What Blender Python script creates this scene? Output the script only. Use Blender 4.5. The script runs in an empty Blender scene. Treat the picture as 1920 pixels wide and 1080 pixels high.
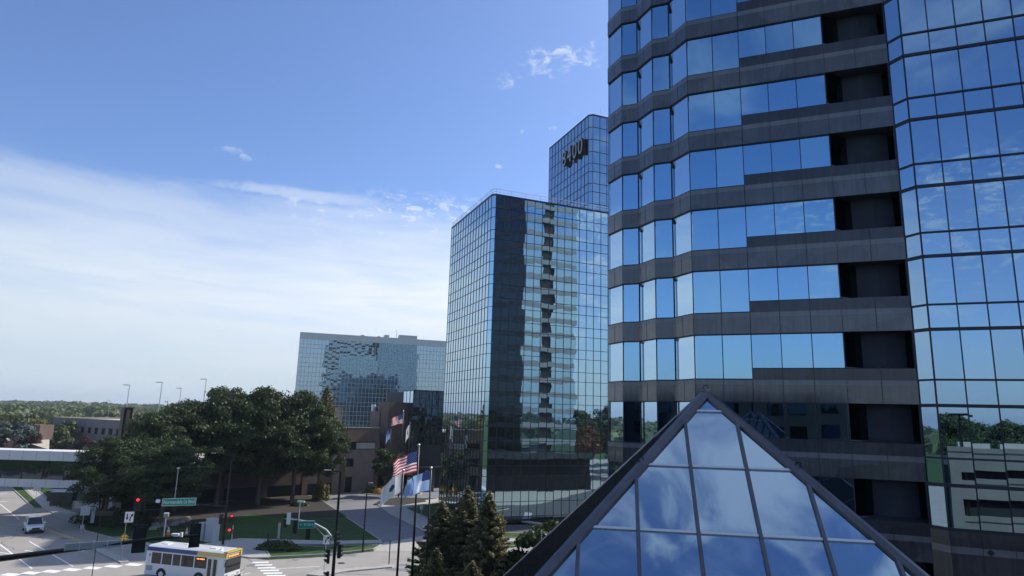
import bpy, math, random
import numpy as np
from mathutils import Vector, Matrix, Quaternion
R = math.radians
random.seed(7); rng = np.random.default_rng(7)
scn = bpy.context.scene
COL = scn.collection
H = 16.5
CAM = Vector((0, 0, H))
FPX, PITCH, ROLL = 1221.7, R(11.151), R(1.6375)
# ------------------------------------------------------------------ camera
_F = Vector((0, math.cos(PITCH), math.sin(PITCH))); _U = Vector((0, -math.sin(PITCH), math.cos(PITCH))); _X = Vector((1, 0, 0))
CX = _X * math.cos(ROLL) + _U * math.sin(ROLL); CU = _U * math.cos(ROLL) - _X * math.sin(ROLL)
cd = bpy.data.cameras.new('camera'); cam = bpy.data.objects.new('camera', cd); COL.objects.link(cam)
M = Matrix((( CX.x, CU.x, -_F.x, 0), (CX.y, CU.y, -_F.y, 0), (CX.z, CU.z, -_F.z, H), (0, 0, 0, 1)))
cam.matrix_world = M
cd.sensor_width = 36; cd.lens = 36 * FPX / 1920; cd.clip_end = 12000; cd.clip_start = 0.2
scn.camera = cam

def ray(px, py): return CX * ((px - 960) / FPX) - CU * ((py - 540) / FPX) + _F
def gp(px, py, z=0.0):
    d = ray(px, py); t = (z - H) / d.z; p = CAM + d * t; return (p.x, p.y)
def pol(azd, dist): a = R(azd); return (dist * math.sin(a), dist * math.cos(a))
def dv(azd): a = R(azd); return Vector((math.sin(a), math.cos(a)))
def proj(p):
    q = Vector(p) - CAM; z = q.dot(_F)
    if z < 0.1: return None
    return (960 + FPX * q.dot(CX) / z, 540 - FPX * q.dot(CU) / z)
def area_px(pts):
    q = [proj(p) for p in pts]
    if any(v is None for v in q): return 0
    cx = sum(v[0] for v in q) / len(q); cy = sum(v[1] for v in q) / len(q)
    if not (-40 < cx < 1960 and -40 < cy < 1110): return 0
    s = 0
    for i in range(len(q)): a, b = q[i], q[(i + 1) % len(q)]; s += a[0] * b[1] - a[1] * b[0]
    return abs(s) / 2
# ------------------------------------------------------------------ materials
MATS = {}
def new_mat(name):
    m = bpy.data.materials.new(name); m.use_nodes = True; nt = m.node_tree
    b = nt.nodes['Principled BSDF']; MATS[name] = m; return m, nt, b
def N(nt, t, **k):
    n = nt.nodes.new(t)
    for a, v in k.items():
        if a in n.inputs: n.inputs[a].default_value = v
        else: setattr(n, a, v)
    return n
def simple(name, col, rough=.6, metal=0, var=.0, scale=2., spec=.5, bump=0, bscale=20., emit=None, col2=None, coat=0, detail=4, streak=0):
    m, nt, b = new_mat(name); L = nt.links
    b.inputs['Base Color'].default_value = (*col, 1); b.inputs['Roughness'].default_value = rough
    b.inputs['Metallic'].default_value = metal; b.inputs['Specular IOR Level'].default_value = spec
    if coat: b.inputs['Coat Weight'].default_value = coat
    tc = N(nt, 'ShaderNodeTexCoord')
    if var or col2:
        n = N(nt, 'ShaderNodeTexNoise'); n.inputs['Scale'].default_value = scale; n.inputs['Detail'].default_value = detail; n.inputs['Roughness'].default_value = .65
        L.new(tc.outputs['Object'], n.inputs['Vector'])
        r = N(nt, 'ShaderNodeValToRGB'); r.color_ramp.elements[0].position = .3; r.color_ramp.elements[1].position = .72
        c2 = col2 or tuple(min(1, c * (1 + var)) for c in col); c1 = col if col2 else tuple(c * (1 - var) for c in col)
        r.color_ramp.elements[0].color = (*c1, 1); r.color_ramp.elements[1].color = (*c2, 1)
        L.new(n.outputs['Fac'], r.inputs['Fac']); L.new(r.outputs['Color'], b.inputs['Base Color'])
        if streak:      # rain streaks and stone to stone tone changes
            mp = N(nt, 'ShaderNodeMapping'); mp.inputs['Scale'].default_value = (5, 5, .35); L.new(tc.outputs['Object'], mp.inputs[0])
            n3 = N(nt, 'ShaderNodeTexNoise'); n3.inputs['Scale'].default_value = 1.2; n3.inputs['Detail'].default_value = 6; L.new(mp.outputs[0], n3.inputs['Vector'])
            r3 = N(nt, 'ShaderNodeMapRange'); r3.inputs['From Min'].default_value = .3; r3.inputs['From Max'].default_value = .7; r3.inputs['To Min'].default_value = 1 - streak; r3.inputs['To Max'].default_value = 1 + streak; L.new(n3.outputs['Fac'], r3.inputs['Value'])
            vo = N(nt, 'ShaderNodeTexVoronoi'); vo.inputs['Scale'].default_value = .55; L.new(tc.outputs['Object'], vo.inputs['Vector']); sv_ = N(nt, 'ShaderNodeSeparateColor'); L.new(vo.outputs['Color'], sv_.inputs[0])
            r4 = N(nt, 'ShaderNodeMapRange'); r4.inputs['To Min'].default_value = 1 - streak; r4.inputs['To Max'].default_value = 1 + streak; L.new(sv_.outputs[0], r4.inputs['Value'])
            mm_ = N(nt, 'ShaderNodeMath'); mm_.operation = 'MULTIPLY'; L.new(r3.outputs[0], mm_.inputs[0]); L.new(r4.outputs[0], mm_.inputs[1])
            vs_ = N(nt, 'ShaderNodeVectorMath'); vs_.operation = 'SCALE'; L.new(r.outputs['Color'], vs_.inputs[0]); L.new(mm_.outputs[0], vs_.inputs['Scale']); L.new(vs_.outputs[0], b.inputs['Base Color'])
            b.inputs['Coat IOR'].default_value = 1.55; b.inputs['Coat Roughness'].default_value = .08
    if bump:
        n = N(nt, 'ShaderNodeTexNoise'); n.inputs['Scale'].default_value = bscale; n.inputs['Detail'].default_value = 5
        L.new(tc.outputs['Object'], n.inputs['Vector'])
        bp = N(nt, 'ShaderNodeBump'); bp.inputs['Strength'].default_value = .6; bp.inputs['Distance'].default_value = bump
        L.new(n.outputs['Fac'], bp.inputs['Height']); L.new(bp.outputs['Normal'], b.inputs['Normal'])
    if emit:
        b.inputs['Emission Color'].default_value = (*emit[0], 1); b.inputs['Emission Strength'].default_value = emit[1]
    return m
def glass(name, tint, rough=.01, wob=.004, wscale=.7, edge=(1, 1, 1), stretch=(1, 1, .5), coat=1.0):
    """reflective coated curtain-wall glass: tinted mirror with slightly wavy sheets"""
    m, nt, b = new_mat(name); L = nt.links
    b.inputs['Base Color'].default_value = (*tint, 1); b.inputs['Metallic'].default_value = 1; b.inputs['Roughness'].default_value = rough
    b.inputs['Specular Tint'].default_value = (*edge, 1)
    g = N(nt, 'ShaderNodeNewGeometry'); mp = N(nt, 'ShaderNodeMapping'); mp.inputs['Scale'].default_value = stretch
    L.new(g.outputs['Position'], mp.inputs['Vector'])
    n = N(nt, 'ShaderNodeTexNoise'); n.inputs['Scale'].default_value = wscale; n.inputs['Detail'].default_value = 1.5; n.inputs['Roughness'].default_value = .4
    L.new(mp.outputs['Vector'], n.inputs['Vector'])
    bp = N(nt, 'ShaderNodeBump'); bp.inputs['Strength'].default_value = 1; bp.inputs['Distance'].default_value = wob
    L.new(n.outputs['Fac'], bp.inputs['Height']); L.new(bp.outputs['Normal'], b.inputs['Normal'])
    b.inputs['Coat Weight'].default_value = coat; b.inputs['Coat IOR'].default_value = 1.62; b.inputs['Coat Roughness'].default_value = rough; L.new(bp.outputs['Normal'], b.inputs['Coat Normal'])
    return m
simple('asphalt', (.285, .265, .238), .85, var=.0, col2=(.35, .322, .29), scale=.35, bump=.01, bscale=14, detail=8)
simple('asphalt_dark', (.16, .163, .175), .85, col2=(.21, .21, .22), scale=.4, bump=.01, bscale=14, detail=8)
simple('asphalt_black', (.055, .055, .06), .85, col2=(.085, .085, .088), scale=.4, bump=.01, bscale=14, detail=8)
simple('concrete', (.33, .32, .29), .85, col2=(.44, .42, .385), scale=.8, bump=.005, bscale=10, detail=8)
simple('concrete_white', (.58, .58, .57), .8, col2=(.68, .68, .67), scale=.6, detail=8)
simple('kerb', (.36, .35, .32), .85, col2=(.45, .43, .40), scale=1.2)
simple('mulch', (.022, .017, .014), .95, col2=(.045, .033, .026), scale=3, bump=.03, bscale=8)
simple('paint_white', (.72, .72, .70), .7, col2=(.80, .80, .78), scale=3)
simple('paint_yellow', (.62, .42, .10), .7, col2=(.72, .50, .14), scale=3)
simple('brick', (.105, .072, .06), .85, col2=(.15, .105, .085), scale=.8, bump=.01, bscale=6, detail=8)
simple('brick_pale', (.17, .135, .12), .85, col2=(.23, .185, .16), scale=.7, bump=.01, bscale=6, detail=8)
simple('roof_tan', (.42, .36, .28), .9, col2=(.52, .45, .36), scale=.2)
simple('void', (.012, .013, .015), .9)
simple('granite', (.050, .054, .064), .3, col2=(.078, .081, .09), scale=1.1, spec=.3, detail=9, coat=1, streak=.28)
simple('granite_sunlit', (.36, .37, .37), .5, col2=(.44, .45, .44), scale=1.1, detail=8)  # tower granite made paler so the rear bands look sunlit
simple('office_brick', (.20, .18, .175), .85, col2=(.26, .235, .225), scale=.5, detail=8)
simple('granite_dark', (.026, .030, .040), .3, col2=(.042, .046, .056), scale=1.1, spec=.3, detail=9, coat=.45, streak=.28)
simple('granite_recess_shade', (.03, .036, .048), .6, col2=(.045, .052, .064), scale=1.1, spec=.2, detail=9)  # tower granite darkened to paint in the shade of the recess
simple('granite_band', (.125, .128, .138), .45, col2=(.165, .168, .178), scale=1.5, detail=8, coat=.5, streak=.12)
simple('ramp_concrete', (.135, .132, .12), .85, col2=(.19, .185, .17), scale=.5, detail=8)
simple('dark_shaded_cladding', (.012, .013, .016), .8, col2=(.020, .021, .024), scale=.5, spec=.1)  # dark podium walls; on the hotel, shade painted into the wall
simple('joint', (.02, .022, .026), .6)
simple('mullion_dark', (.018, .022, .035), .4, metal=.3)
simple('mullion_light', (.42, .47, .50), .45, metal=.4)
simple('steel_dark', (.018, .018, .02), .4, metal=.5)
simple('galv', (.42, .43, .44), .45, metal=.6, var=.15)
simple('seam_metal', (.085, .09, .105), .38, metal=.6, col2=(.14, .142, .155), scale=2.2, detail=9)
simple('alu', (.62, .64, .66), .35, metal=.5)
simple('bark', (.10, .08, .062), .9, col2=(.16, .13, .10), scale=4, bump=.02, bscale=10)
simple('white_gloss', (.78, .79, .80), .25, coat=.5)
simple('black_rubber', (.015, .015, .016), .8)
simple('car_glass', (.012, .015, .018), .05, spec=.8)
simple('chrome', (.6, .6, .62), .15, metal=1)
simple('blue_paint', (.035, .05, .20), .3, coat=.4)
simple('gold_paint', (.72, .50, .08), .3, coat=.4)
simple('sign_green', (.0, .27, .20), .45)
simple('sign_white', (.75, .76, .76), .5)
simple('sign_grey', (.36, .39, .43), .5, metal=.3)
simple('sign_black', (.015, .015, .015), .5)
simple('sign_yellow', (.75, .5, .03), .5)
simple('signal_black', (.014, .014, .016), .45)
simple('lens_off', (.03, .028, .03), .2)
simple('lens_red', (.5, .01, .01), .3, emit=((1, .03, .035), 1.5))
simple('led_orange', (.4, .1, .0), .3, emit=((1, .30, .03), 2.2))
simple('red_paint', (.40, .02, .02), .4)
simple('cone_orange', (.75, .16, .04), .6)
simple('cabinet', (.50, .53, .57), .4, metal=.3)
simple('utility_green', (.03, .055, .045), .5)
simple('flag_white', (.82, .82, .80), .8)
simple('flag_blue', (.03, .05, .16), .8)
simple('flag_sky', (.30, .45, .72), .8)
simple('flag_red', (.50, .03, .05), .8)
simple('rock', (.22, .21, .19), .9, col2=(.36, .34, .31), scale=2, bump=.03, bscale=5)
def cloth(n):
    nt = MATS[n].node_tree; b = nt.nodes['Principled BSDF']; t = N(nt, 'ShaderNodeBsdfTranslucent'); t.inputs['Color'].default_value = b.inputs['Base Color'].default_value; mx = N(nt, 'ShaderNodeMixShader'); mx.inputs[0].default_value = .45
    nt.links.new(b.outputs[0], mx.inputs[1]); nt.links.new(t.outputs[0], mx.inputs[2]); nt.links.new(mx.outputs[0], nt.nodes['Material Output'].inputs['Surface'])
for n_ in ('flag_white', 'flag_blue', 'flag_sky', 'flag_red'): cloth(n_)
simple('tail_red', (.35, .01, .01), .3)
simple('flower', (.55, .20, .05), .8, col2=(.75, .45, .10), scale=5)
simple('lamp_head', (.45, .46, .47), .4, metal=.4)

def grass_mat():
    m, nt, b = new_mat('grass'); L = nt.links
    tc = N(nt, 'ShaderNodeTexCoord')
    n = N(nt, 'ShaderNodeTexNoise'); n.inputs['Scale'].default_value = .5; n.inputs['Detail'].default_value = 9; n.inputs['Roughness'].default_value = .7
    L.new(tc.outputs['Object'], n.inputs['Vector'])
    r = N(nt, 'ShaderNodeValToRGB'); e = r.color_ramp.elements
    e[0].position = .3; e[0].color = (.028, .062, .016, 1); e[1].position = .7; e[1].color = (.060, .115, .030, 1)
    L.new(n.outputs['Fac'], r.inputs['Fac'])
    # mowing stripes
    mp = N(nt, 'ShaderNodeMapping'); mp.inputs['Rotation'].default_value = (0, 0, R(20)); L.new(tc.outputs['Object'], mp.inputs['Vector'])
    w = N(nt, 'ShaderNodeTexWave'); w.inputs['Scale'].default_value = .22; w.inputs['Distortion'].default_value = .6; w.wave_profile = 'SIN'
    L.new(mp.outputs['Vector'], w.inputs['Vector'])
    mx = N(nt, 'ShaderNodeMix', data_type='RGBA', blend_type='MULTIPLY'); mx.inputs[0].default_value = 1
    rr = N(nt, 'ShaderNodeValToRGB'); rr.color_ramp.elements[0].color = (.72, .75, .72, 1); rr.color_ramp.elements[1].color = (1, 1, 1, 1)
    rr.color_ramp.elements[0].position = .4; rr.color_ramp.elements[1].position = .6
    L.new(w.outputs['Fac'], rr.inputs['Fac']); L.new(r.outputs['Color'], mx.inputs[6]); L.new(rr.outputs['Color'], mx.inputs[7])
    L.new(mx.outputs[2], b.inputs['Base Color']); b.inputs['Roughness'].default_value = .9; b.inputs['Specular IOR Level'].default_value = .2
    n2 = N(nt, 'ShaderNodeTexNoise'); n2.inputs['Scale'].default_value = 12; L.new(tc.outputs['Object'], n2.inputs['Vector'])
    bp = N(nt, 'ShaderNodeBump'); bp.inputs['Distance'].default_value = .05; L.new(n2.outputs['Fac'], bp.inputs['Height']); L.new(bp.outputs['Normal'], b.inputs['Normal'])
grass_mat()
def leaf(name, c1, c2, trans=.25):
    m, nt, b = new_mat(name); L = nt.links
    g = N(nt, 'ShaderNodeNewGeometry')
    n = N(nt, 'ShaderNodeTexNoise'); n.inputs['Scale'].default_value = .55; n.inputs['Detail'].default_value = 6; n.inputs['Roughness'].default_value = .75
    L.new(g.outputs['Position'], n.inputs['Vector'])
    r = N(nt, 'ShaderNodeValToRGB'); e = r.color_ramp.elements
    e[0].position = .32; e[0].color = (*c1, 1); e[1].position = .7; e[1].color = (*c2, 1)
    L.new(n.outputs['Fac'], r.inputs['Fac']); L.new(r.outputs['Color'], b.inputs['Base Color'])
    b.inputs['Roughness'].default_value = .55; b.inputs['Specular IOR Level'].default_value = .35
    t = N(nt, 'ShaderNodeBsdfTranslucent'); L.new(r.outputs['Color'], t.inputs['Color'])
    mx = N(nt, 'ShaderNodeMixShader'); mx.inputs[0].default_value = trans
    L.new(b.outputs[0], mx.inputs[1]); L.new(t.outputs[0], mx.inputs[2])
    L.new(mx.outputs[0], nt.nodes['Material Output'].inputs['Surface'])
leaf('leaf_oak', (.022, .042, .014), (.078, .115, .034), .32)
leaf('leaf_mid', (.035, .065, .020), (.090, .130, .040))
leaf('leaf_yellow', (.10, .11, .03), (.26, .21, .06))
leaf('leaf_orange', (.16, .07, .035), (.30, .13, .055))
leaf('leaf_maroon', (.050, .022, .024), (.11, .055, .05))
leaf('leaf_spruce', (.08, .09, .045), (.34, .31, .15), .35)
leaf('leaf_bluegreen', (.05, .075, .06), (.12, .16, .13), .1)
leaf('leaf_far', (.05, .085, .032), (.17, .19, .075))
glass('glass_grey', (.40, .54, .62), wob=.0022, wscale=.55)
glass('glass_curtain', (.25, .42, .58), wob=.0028, wscale=.5)
glass('glass_window', (.19, .40, .58), wob=.0014, wscale=.5)
glass('glass_window_b', (.21, .42, .58), wob=.002, wscale=.6)
glass('glass_window_c', (.165, .365, .545), wob=.0018, wscale=.4)
glass('glass_curtain_b', (.225, .39, .55), wob=.0035, wscale=.5)
glass('glass_facet', (.40, .60, .76), wob=.0010, wscale=.5)
glass('glass_tower', (.37, .56, .66), wob=.009, wscale=.5, stretch=(1, 1, .6))
glass('glass_tower_far', (.26, .42, .55), wob=.003, wscale=.4)
glass('glass_distant', (.29, .385, .45), wob=.0035, wscale=.3, stretch=(1, 1, .4))
glass('glass_dark', (.03, .045, .06), wob=.004, wscale=.5, coat=.35)
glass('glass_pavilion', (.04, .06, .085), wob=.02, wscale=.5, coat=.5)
glass('glass_pyramid', (.26, .41, .55), rough=.015, wob=.006, wscale=.5, stretch=(1, 1, 1))
glass('glass_skyway', (.07, .09, .11), wob=.02, wscale=.6, coat=.3)
# ------------------------------------------------------------------ objects
def tag(o, label=None, cat=None, group=None, kind=None):
    if label: o['label'] = label
    if cat: o['category'] = cat
    if group: o['group'] = group
    if kind: o['kind'] = kind
    return o
def empty(name, loc, rz=0, **k):
    o = bpy.data.objects.new(name, None); COL.objects.link(o); o.location = Vector(loc); o.rotation_euler = (0, 0, rz); o.empty_display_size = .5
    tag(o, **k); return o
def worldloc(p):
    v = Vector((0, 0, 0))
    while p is not None: v += p.location; p = p.parent
    return v
class MB:
    def __init__(s): s.v = []; s.f = []; s.m = []; s.mats = []
    def mi(s, mat):
        if mat not in s.mats: s.mats.append(mat)
        return s.mats.index(mat)
    def poly(s, pts, mat=None):
        b = len(s.v); s.v += [tuple(p) for p in pts]; s.f.append(tuple(range(b, b + len(pts)))); s.m.append(s.mi(mat) if mat else 0)
    def box(s, c, d, ax=0, mat=None, tilt=None):
        """centre c, full size d, rotated ax radians about z"""
        ca, sa = math.cos(ax), math.sin(ax); b = len(s.v); k = s.mi(mat) if mat else 0
        for z in (-.5, .5):
            for x, y in ((-.5, -.5), (.5, -.5), (.5, .5), (-.5, .5)):
                X, Y = x * d[0], y * d[1]; s.v.append((c[0] + X * ca - Y * sa, c[1] + X * sa + Y * ca, c[2] + z * d[2]))
        for q in ((0, 3, 2, 1), (4, 5, 6, 7), (0, 1, 5, 4), (1, 2, 6, 5), (2, 3, 7, 6), (3, 0, 4, 7)): s.f.append(tuple(b + i for i in q)); s.m.append(k)
    def tube(s, a, b_, r0, r1=None, n=8, mat=None, cap=True):
        a = Vector(a); b_ = Vector(b_); r1 = r0 if r1 is None else r1; d = (b_ - a).normalized()
        u = d.cross(Vector((0, 0, 1)));
        if u.length < 1e-3: u = Vector((1, 0, 0))
        u.normalize(); w = d.cross(u); B = len(s.v); k = s.mi(mat) if mat else 0
        for P, r in ((a, r0), (b_, r1)):
            for i in range(n):
                t = 2 * math.pi * i / n; q = P + (u * math.cos(t) + w * math.sin(t)) * r; s.v.append(tuple(q))
        for i in range(n):
            j = (i + 1) % n; s.f.append((B + i, B + n + i, B + n + j, B + j)); s.m.append(k)
        if cap:
            s.f.append(tuple(B + i for i in range(n))); s.f.append(tuple(B + n + i for i in reversed(range(n)))); s.m += [k, k]
    def prism(s, pts, z0, z1, mat=None, side=None):
        """vertical prism of a 2-D polygon"""
        if sum(pts[i][0] * pts[(i + 1) % len(pts)][1] - pts[(i + 1) % len(pts)][0] * pts[i][1] for i in range(len(pts))) < 0: pts = pts[::-1]
        n = len(pts); B = len(s.v); k = s.mi(mat) if mat else 0; ks = s.mi(side) if side else k
        s.v += [(p[0], p[1], z0) for p in pts] + [(p[0], p[1], z1) for p in pts]
        s.f.append(tuple(B + i for i in reversed(range(n)))); s.m.append(k); s.f.append(tuple(B + n + i for i in range(n))); s.m.append(k)
        for i in range(n): j = (i + 1) % n; s.f.append((B + i, B + j, B + n + j, B + n + i)); s.m.append(ks)
    def hull_strip(s, ring0, ring1, mat=None):
        n = len(ring0); B = len(s.v); k = s.mi(mat) if mat else 0
        s.v += [tuple(p) for p in ring0] + [tuple(p) for p in ring1]
        for i in range(n): j = (i + 1) % n; s.f.append((B + i, B + j, B + n + j, B + n + i)); s.m.append(k)
    def build(s, name, mat=None, parent=None, smooth=False, local=False, **k):
        me = bpy.data.meshes.new(name)
        off = Vector((0, 0, 0)) if (local or parent is None) else worldloc(parent)
        v = [(p[0] - off.x, p[1] - off.y, p[2] - off.z) for p in s.v] if off.length else s.v
        me.from_pydata(v, [], s.f)
        if s.mats:
            for mm in s.mats: me.materials.append(MATS[mm])
            me.polygons.foreach_set('material_index', s.m)
        else: me.materials.append(MATS[mat])
        if smooth: me.polygons.foreach_set('use_smooth', [True] * len(me.polygons))
        me.update(); o = bpy.data.objects.new(name, me); COL.objects.link(o)
        if parent: o.parent = parent
        tag(o, **k); return o
def kids(o): return [c for c in bpy.data.objects if c.parent == o]
def copy_tree(o, parent=None):
    c = o.copy(); COL.objects.link(c); c.parent = parent
    for ch in list(o.children): copy_tree(ch, c)
    return c
def text_mesh(body, size, extr, align='CENTER'):
    cu = bpy.data.curves.new('txt', 'FONT'); cu.body = body; cu.size = size; cu.extrude = extr; cu.align_x = align; cu.align_y = 'CENTER'; cu.resolution_u = 3
    o = bpy.data.objects.new('txt', cu); COL.objects.link(o); dg = bpy.context.evaluated_depsgraph_get()
    me = bpy.data.meshes.new_from_object(o.evaluated_get(dg)); bpy.data.objects.remove(o); bpy.data.curves.remove(cu); return me
def text_obj(name, body, size, extr, mat, mtx, parent, sx=1.0, local=True):
    me = text_mesh(body, size, extr); me.name = name
    me.transform(mtx @ Matrix.Diagonal((sx, 1, 1, 1)))
    me.materials.clear(); me.materials.append(MATS[mat]); o = bpy.data.objects.new(name, me); COL.objects.link(o); o.parent = parent
    return o

# ================================================================== SETTING
GR = MB()
GR.poly([(-7000, -7000, -.06), (7000, -7000, -.06), (7000, 7000, -.06), (-7000, 7000, -.06)])
GR.build('ground', 'grass', kind='structure')
def G(pts, z=0): return [gp(x, y, z) for x, y in pts]
rd = MB()
# big road surface: intersection and the two roads
road_pts = [(-140, 50), (60, 30), (140, 10), (160, 40), (75, 78), (22, 96)] + [gp(1000, 1022), gp(960, 1027), gp(740, 1026), gp(700, 1034), gp(612, 1044), gp(500, 1050), gp(445, 1044),
            gp(330, 1035), gp(235, 1016), gp(185, 1000), gp(147, 990), gp(152, 978), gp(40, 915), gp(0, 890), (-190, 190), (-215, 175), (-150, 100)]
road_pts[0:2] = [(-170, 30), (-60, 36), (60, 30)]
rd.prism(road_pts, -.05, 0, 'asphalt')
rd.build('road', kind='structure')
dr = MB(); dr.prism(G([(705, 1031), (717, 1016), (655, 975), (600, 935), (596, 915), (600, 903), (700, 900), (860, 905), (870, 935), (790, 934), (706, 945), (730, 965), (800, 1001), (856, 1032)]), -.045, .008)
dr.build('driveway', 'asphalt_dark', kind='structure')
ap = MB(); ap.prism(G([(700, 1033.5), (718, 1018), (802, 1003), (870, 1020), (880, 1031), (800, 1033)]), -.04, .014)
ap.build('driveway_apron', 'concrete', kind='structure')
# raised lawns with concrete kerbs round them
def inset(pts, w):
    n = len(pts)
    if sum(pts[i][0] * pts[(i + 1) % n][1] - pts[(i + 1) % n][0] * pts[i][1] for i in range(n)) < 0: pts = pts[::-1]
    out = []
    for i in range(n):
        p, q, r = Vector(pts[i - 1]), Vector(pts[i]), Vector(pts[(i + 1) % n])
        a = (q - p).normalized(); b = (r - q).normalized(); na = Vector((-a.y, a.x)); nb = Vector((-b.y, b.x))
        m = (na + nb); m = m / max(.35, m.length_squared / 2) if m.length > .1 else na
        out.append(tuple(q + m * w))
    return pts, out
def island(name, pts, top, h=.13, kerb=True, kw=.16):
    if kerb:
        po, pi_ = inset(pts, kw); m = MB(); n = len(po)
        for a, b, z0, z1 in ((po, po, -.04, h),):
            m.hull_strip([(p[0], p[1], z0) for p in po], [(p[0], p[1], z1) for p in po])
        m.hull_strip([(p[0], p[1], h) for p in po], [(p[0], p[1], h) for p in pi_]); m.hull_strip([(p[0], p[1], h) for p in pi_], [(p[0], p[1], h - .1) for p in pi_])
        m.build('kerb', 'kerb', kind='structure'); pts = pi_
    m = MB(); m.prism(pts, -.04, h - .02 if kerb else h); return m.build(name, top, kind='structure')
lawn_pts = G([(716, 1015), (655, 974), (598, 934), (560, 925), (480, 930), (400, 945), (320, 955), (262, 958), (215, 966), (175, 975), (150, 984), (158, 996), (195, 1006), (235, 1015), (300, 1027), (380, 1030), (450, 1012), (520, 1015), (620, 1018)])
island('lawn', lawn_pts, 'grass')
sw = MB()
def walk(pts, name='sidewalk', z=.14, mat='concrete'):
    m = MB(); m.prism(G(pts), -.03, z); return m.build(name, mat, kind='structure')
walk([(300, 1024), (380, 1022), (450, 1011), (520, 1013), (620, 1016), (714, 1014), (717, 1020), (620, 1022), (520, 1021), (497, 1037), (506, 1047), (470, 1047.5), (440, 1043), (395, 1038), (330, 1033), (240, 1018), (215, 1007)], z=.136)
island('lawn', G([(499, 1036), (525, 1023), (600, 1026.5), (716, 1023), (700, 1031), (612, 1041), (505, 1046)]), 'grass', h=.15)
island('lawn', G([(410, 1020), (470, 1016), (455, 1028), (415, 1030)]), 'grass', h=.15)
# mulch bed under the trees
mb_ = MB(); mb_.prism(G([(262, 960), (330, 955), (400, 947), (480, 932), (560, 927), (597, 936), (650, 970), (560, 972), (470, 965), (400, 985), (330, 992), (270, 985)]), -.02, .145); mb_.build('mulch_bed', 'mulch', kind='structure')
# right side of the driveway
walk([(706, 946), (740, 948), (870, 928), (880, 932), (760, 953), (830, 990), (880, 1010), (1000, 1012), (1060, 1013), (1060, 1017), (870, 1017), (800, 1000), (730, 965)])
island('lawn', G([(760, 955), (870, 935), (903, 948), (903, 1008), (890, 1008), (840, 988)]), 'grass', h=.15)
island('lawn', G([(905, 998), (960, 1000), (1095, 1006), (1095, 1010), (905, 1009)]), 'grass', h=.12)
island('lawn', G([(880, 1018.5), (1060, 1018), (1100, 1024), (975, 1025.5), (905, 1027), (878, 1028)]), 'grass', h=.15)
m_ = MB(); m_.prism(G([(700, 947), (712, 940), (745, 934), (790, 935), (800, 942), (745, 950)]), -.02, .15); m_.build('mulch_bed', 'mulch', kind='structure')
walk([(905, 967), (912, 965.5), (1080, 992), (1078, 995)], z=.13)
# medians
med = island('median', G([(575, 1079), (600, 1070), (660, 1066), (728, 1058), (741, 1061), (735, 1065), (650, 1073), (600, 1082)]), 'concrete', h=.14)
med2 = island('median', G([(163, 1026), (184, 1026), (240, 1051), (241, 1055), (226, 1057)]), 'concrete', h=.14)
# left far verge and walk under the skyway
island('lawn', G([(20, 914), (42, 914), (83, 954), (62, 954)]), 'grass', h=.13)
walk([(44, 914), (60, 914), (108, 954), (140, 968), (120, 972), (85, 957)])
island('lawn', G([(62, 914), (150, 908), (180, 955), (150, 965), (110, 953)]), 'grass', h=.15)
walk([(108, 954), (150, 965), (185, 958), (232, 963), (215, 968), (175, 975), (150, 983), (136, 976), (100, 968)], z=.13)
# near-side verge where the conifers and flagpoles stand
nv = MB(); nv.prism([(-30, 58), (-14, 62.5), (-4, 66), (7, 70), (5, 48), (1, 34), (-5, 20), (-24, 40)], -.045, .1); nv.build('lawn', 'grass', kind='structure')
pz_ = MB(); pz_.prism([(-6, 19), (-2, -14), (60, -60), (80, -20), (60, 60), (36, 80), (10, 71.2), (7.2, 70), (5.2, 48), (1.2, 34)], -.058, -.02, 'asphalt_black'); pz_.build('plaza_paving', kind='structure')
# painted markings
pm = MB()
def strip(a, b, w, z=.004, mb=pm, mat='paint_white'):
    a = Vector(a); b = Vector(b); d = (b - a).normalized(); n = Vector((-d.y, d.x)) * w / 2
    mb.poly([(*(a - n), z), (*(b - n), z), (*(b + n), z), (*(a + n), z)], mat)
strip(gp(55, 1015), gp(137, 1062), .16); strip(gp(0, 1021), gp(60, 1066), .16); strip(gp(-60, 1030), gp(-10, 1070), .16)
strip(gp(0, 945), gp(36, 974), .14); strip(gp(508, 1067), gp(600, 1062), .14); strip(gp(440, 1080), gp(470, 1074), .14)
strip(gp(60, 984), gp(148, 1015), .14, mat='paint_yellow'); strip(gp(64, 983), gp(156, 1015), .14, mat='paint_yellow')
for i in range(9):   # left crosswalk blocks
    x = 20 + i * 38.5; y = 1077.5 - i * 3.15
    c = Vector(gp(x, y)); strip(c + Vector((-.78, .12)), c + Vector((.78, -.12)), 1.0)
for i in range(6):   # right crosswalk ladder
    strip(gp(472 + i * 5.5, 1055 + i * 5), gp(504 + i * 6.3, 1054 + i * 5.1), .62)
for (x, y) in ((14, 1038), (60, 1034), (140, 1031)):   # lane arrows
    c = Vector(gp(x, y)); strip(c + Vector((-1.2, .5)), c + Vector((.8, -.3)), .18); pm.poly([(c.x + .7, c.y - .75, .0045), (c.x + 1.5, c.y - .5, .0045), (c.x + .9, c.y + .15, .0045)], 'paint_white')
for (x, y) in ((8, 925), (6, 940)): strip(gp(x - 14, y + 2), gp(x + 8, y), .3)
pm.build('road_marking', kind='structure')
jm = MB()
for a, b in (((505, 1046), (640, 1041)), ((760, 1045), (900, 1040)), ((540, 1078), (760, 1050)), ((200, 1050), (450, 1062))):
    strip(gp(*a), gp(*b), .06, .005, jm, 'asphalt_dark')
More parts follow.
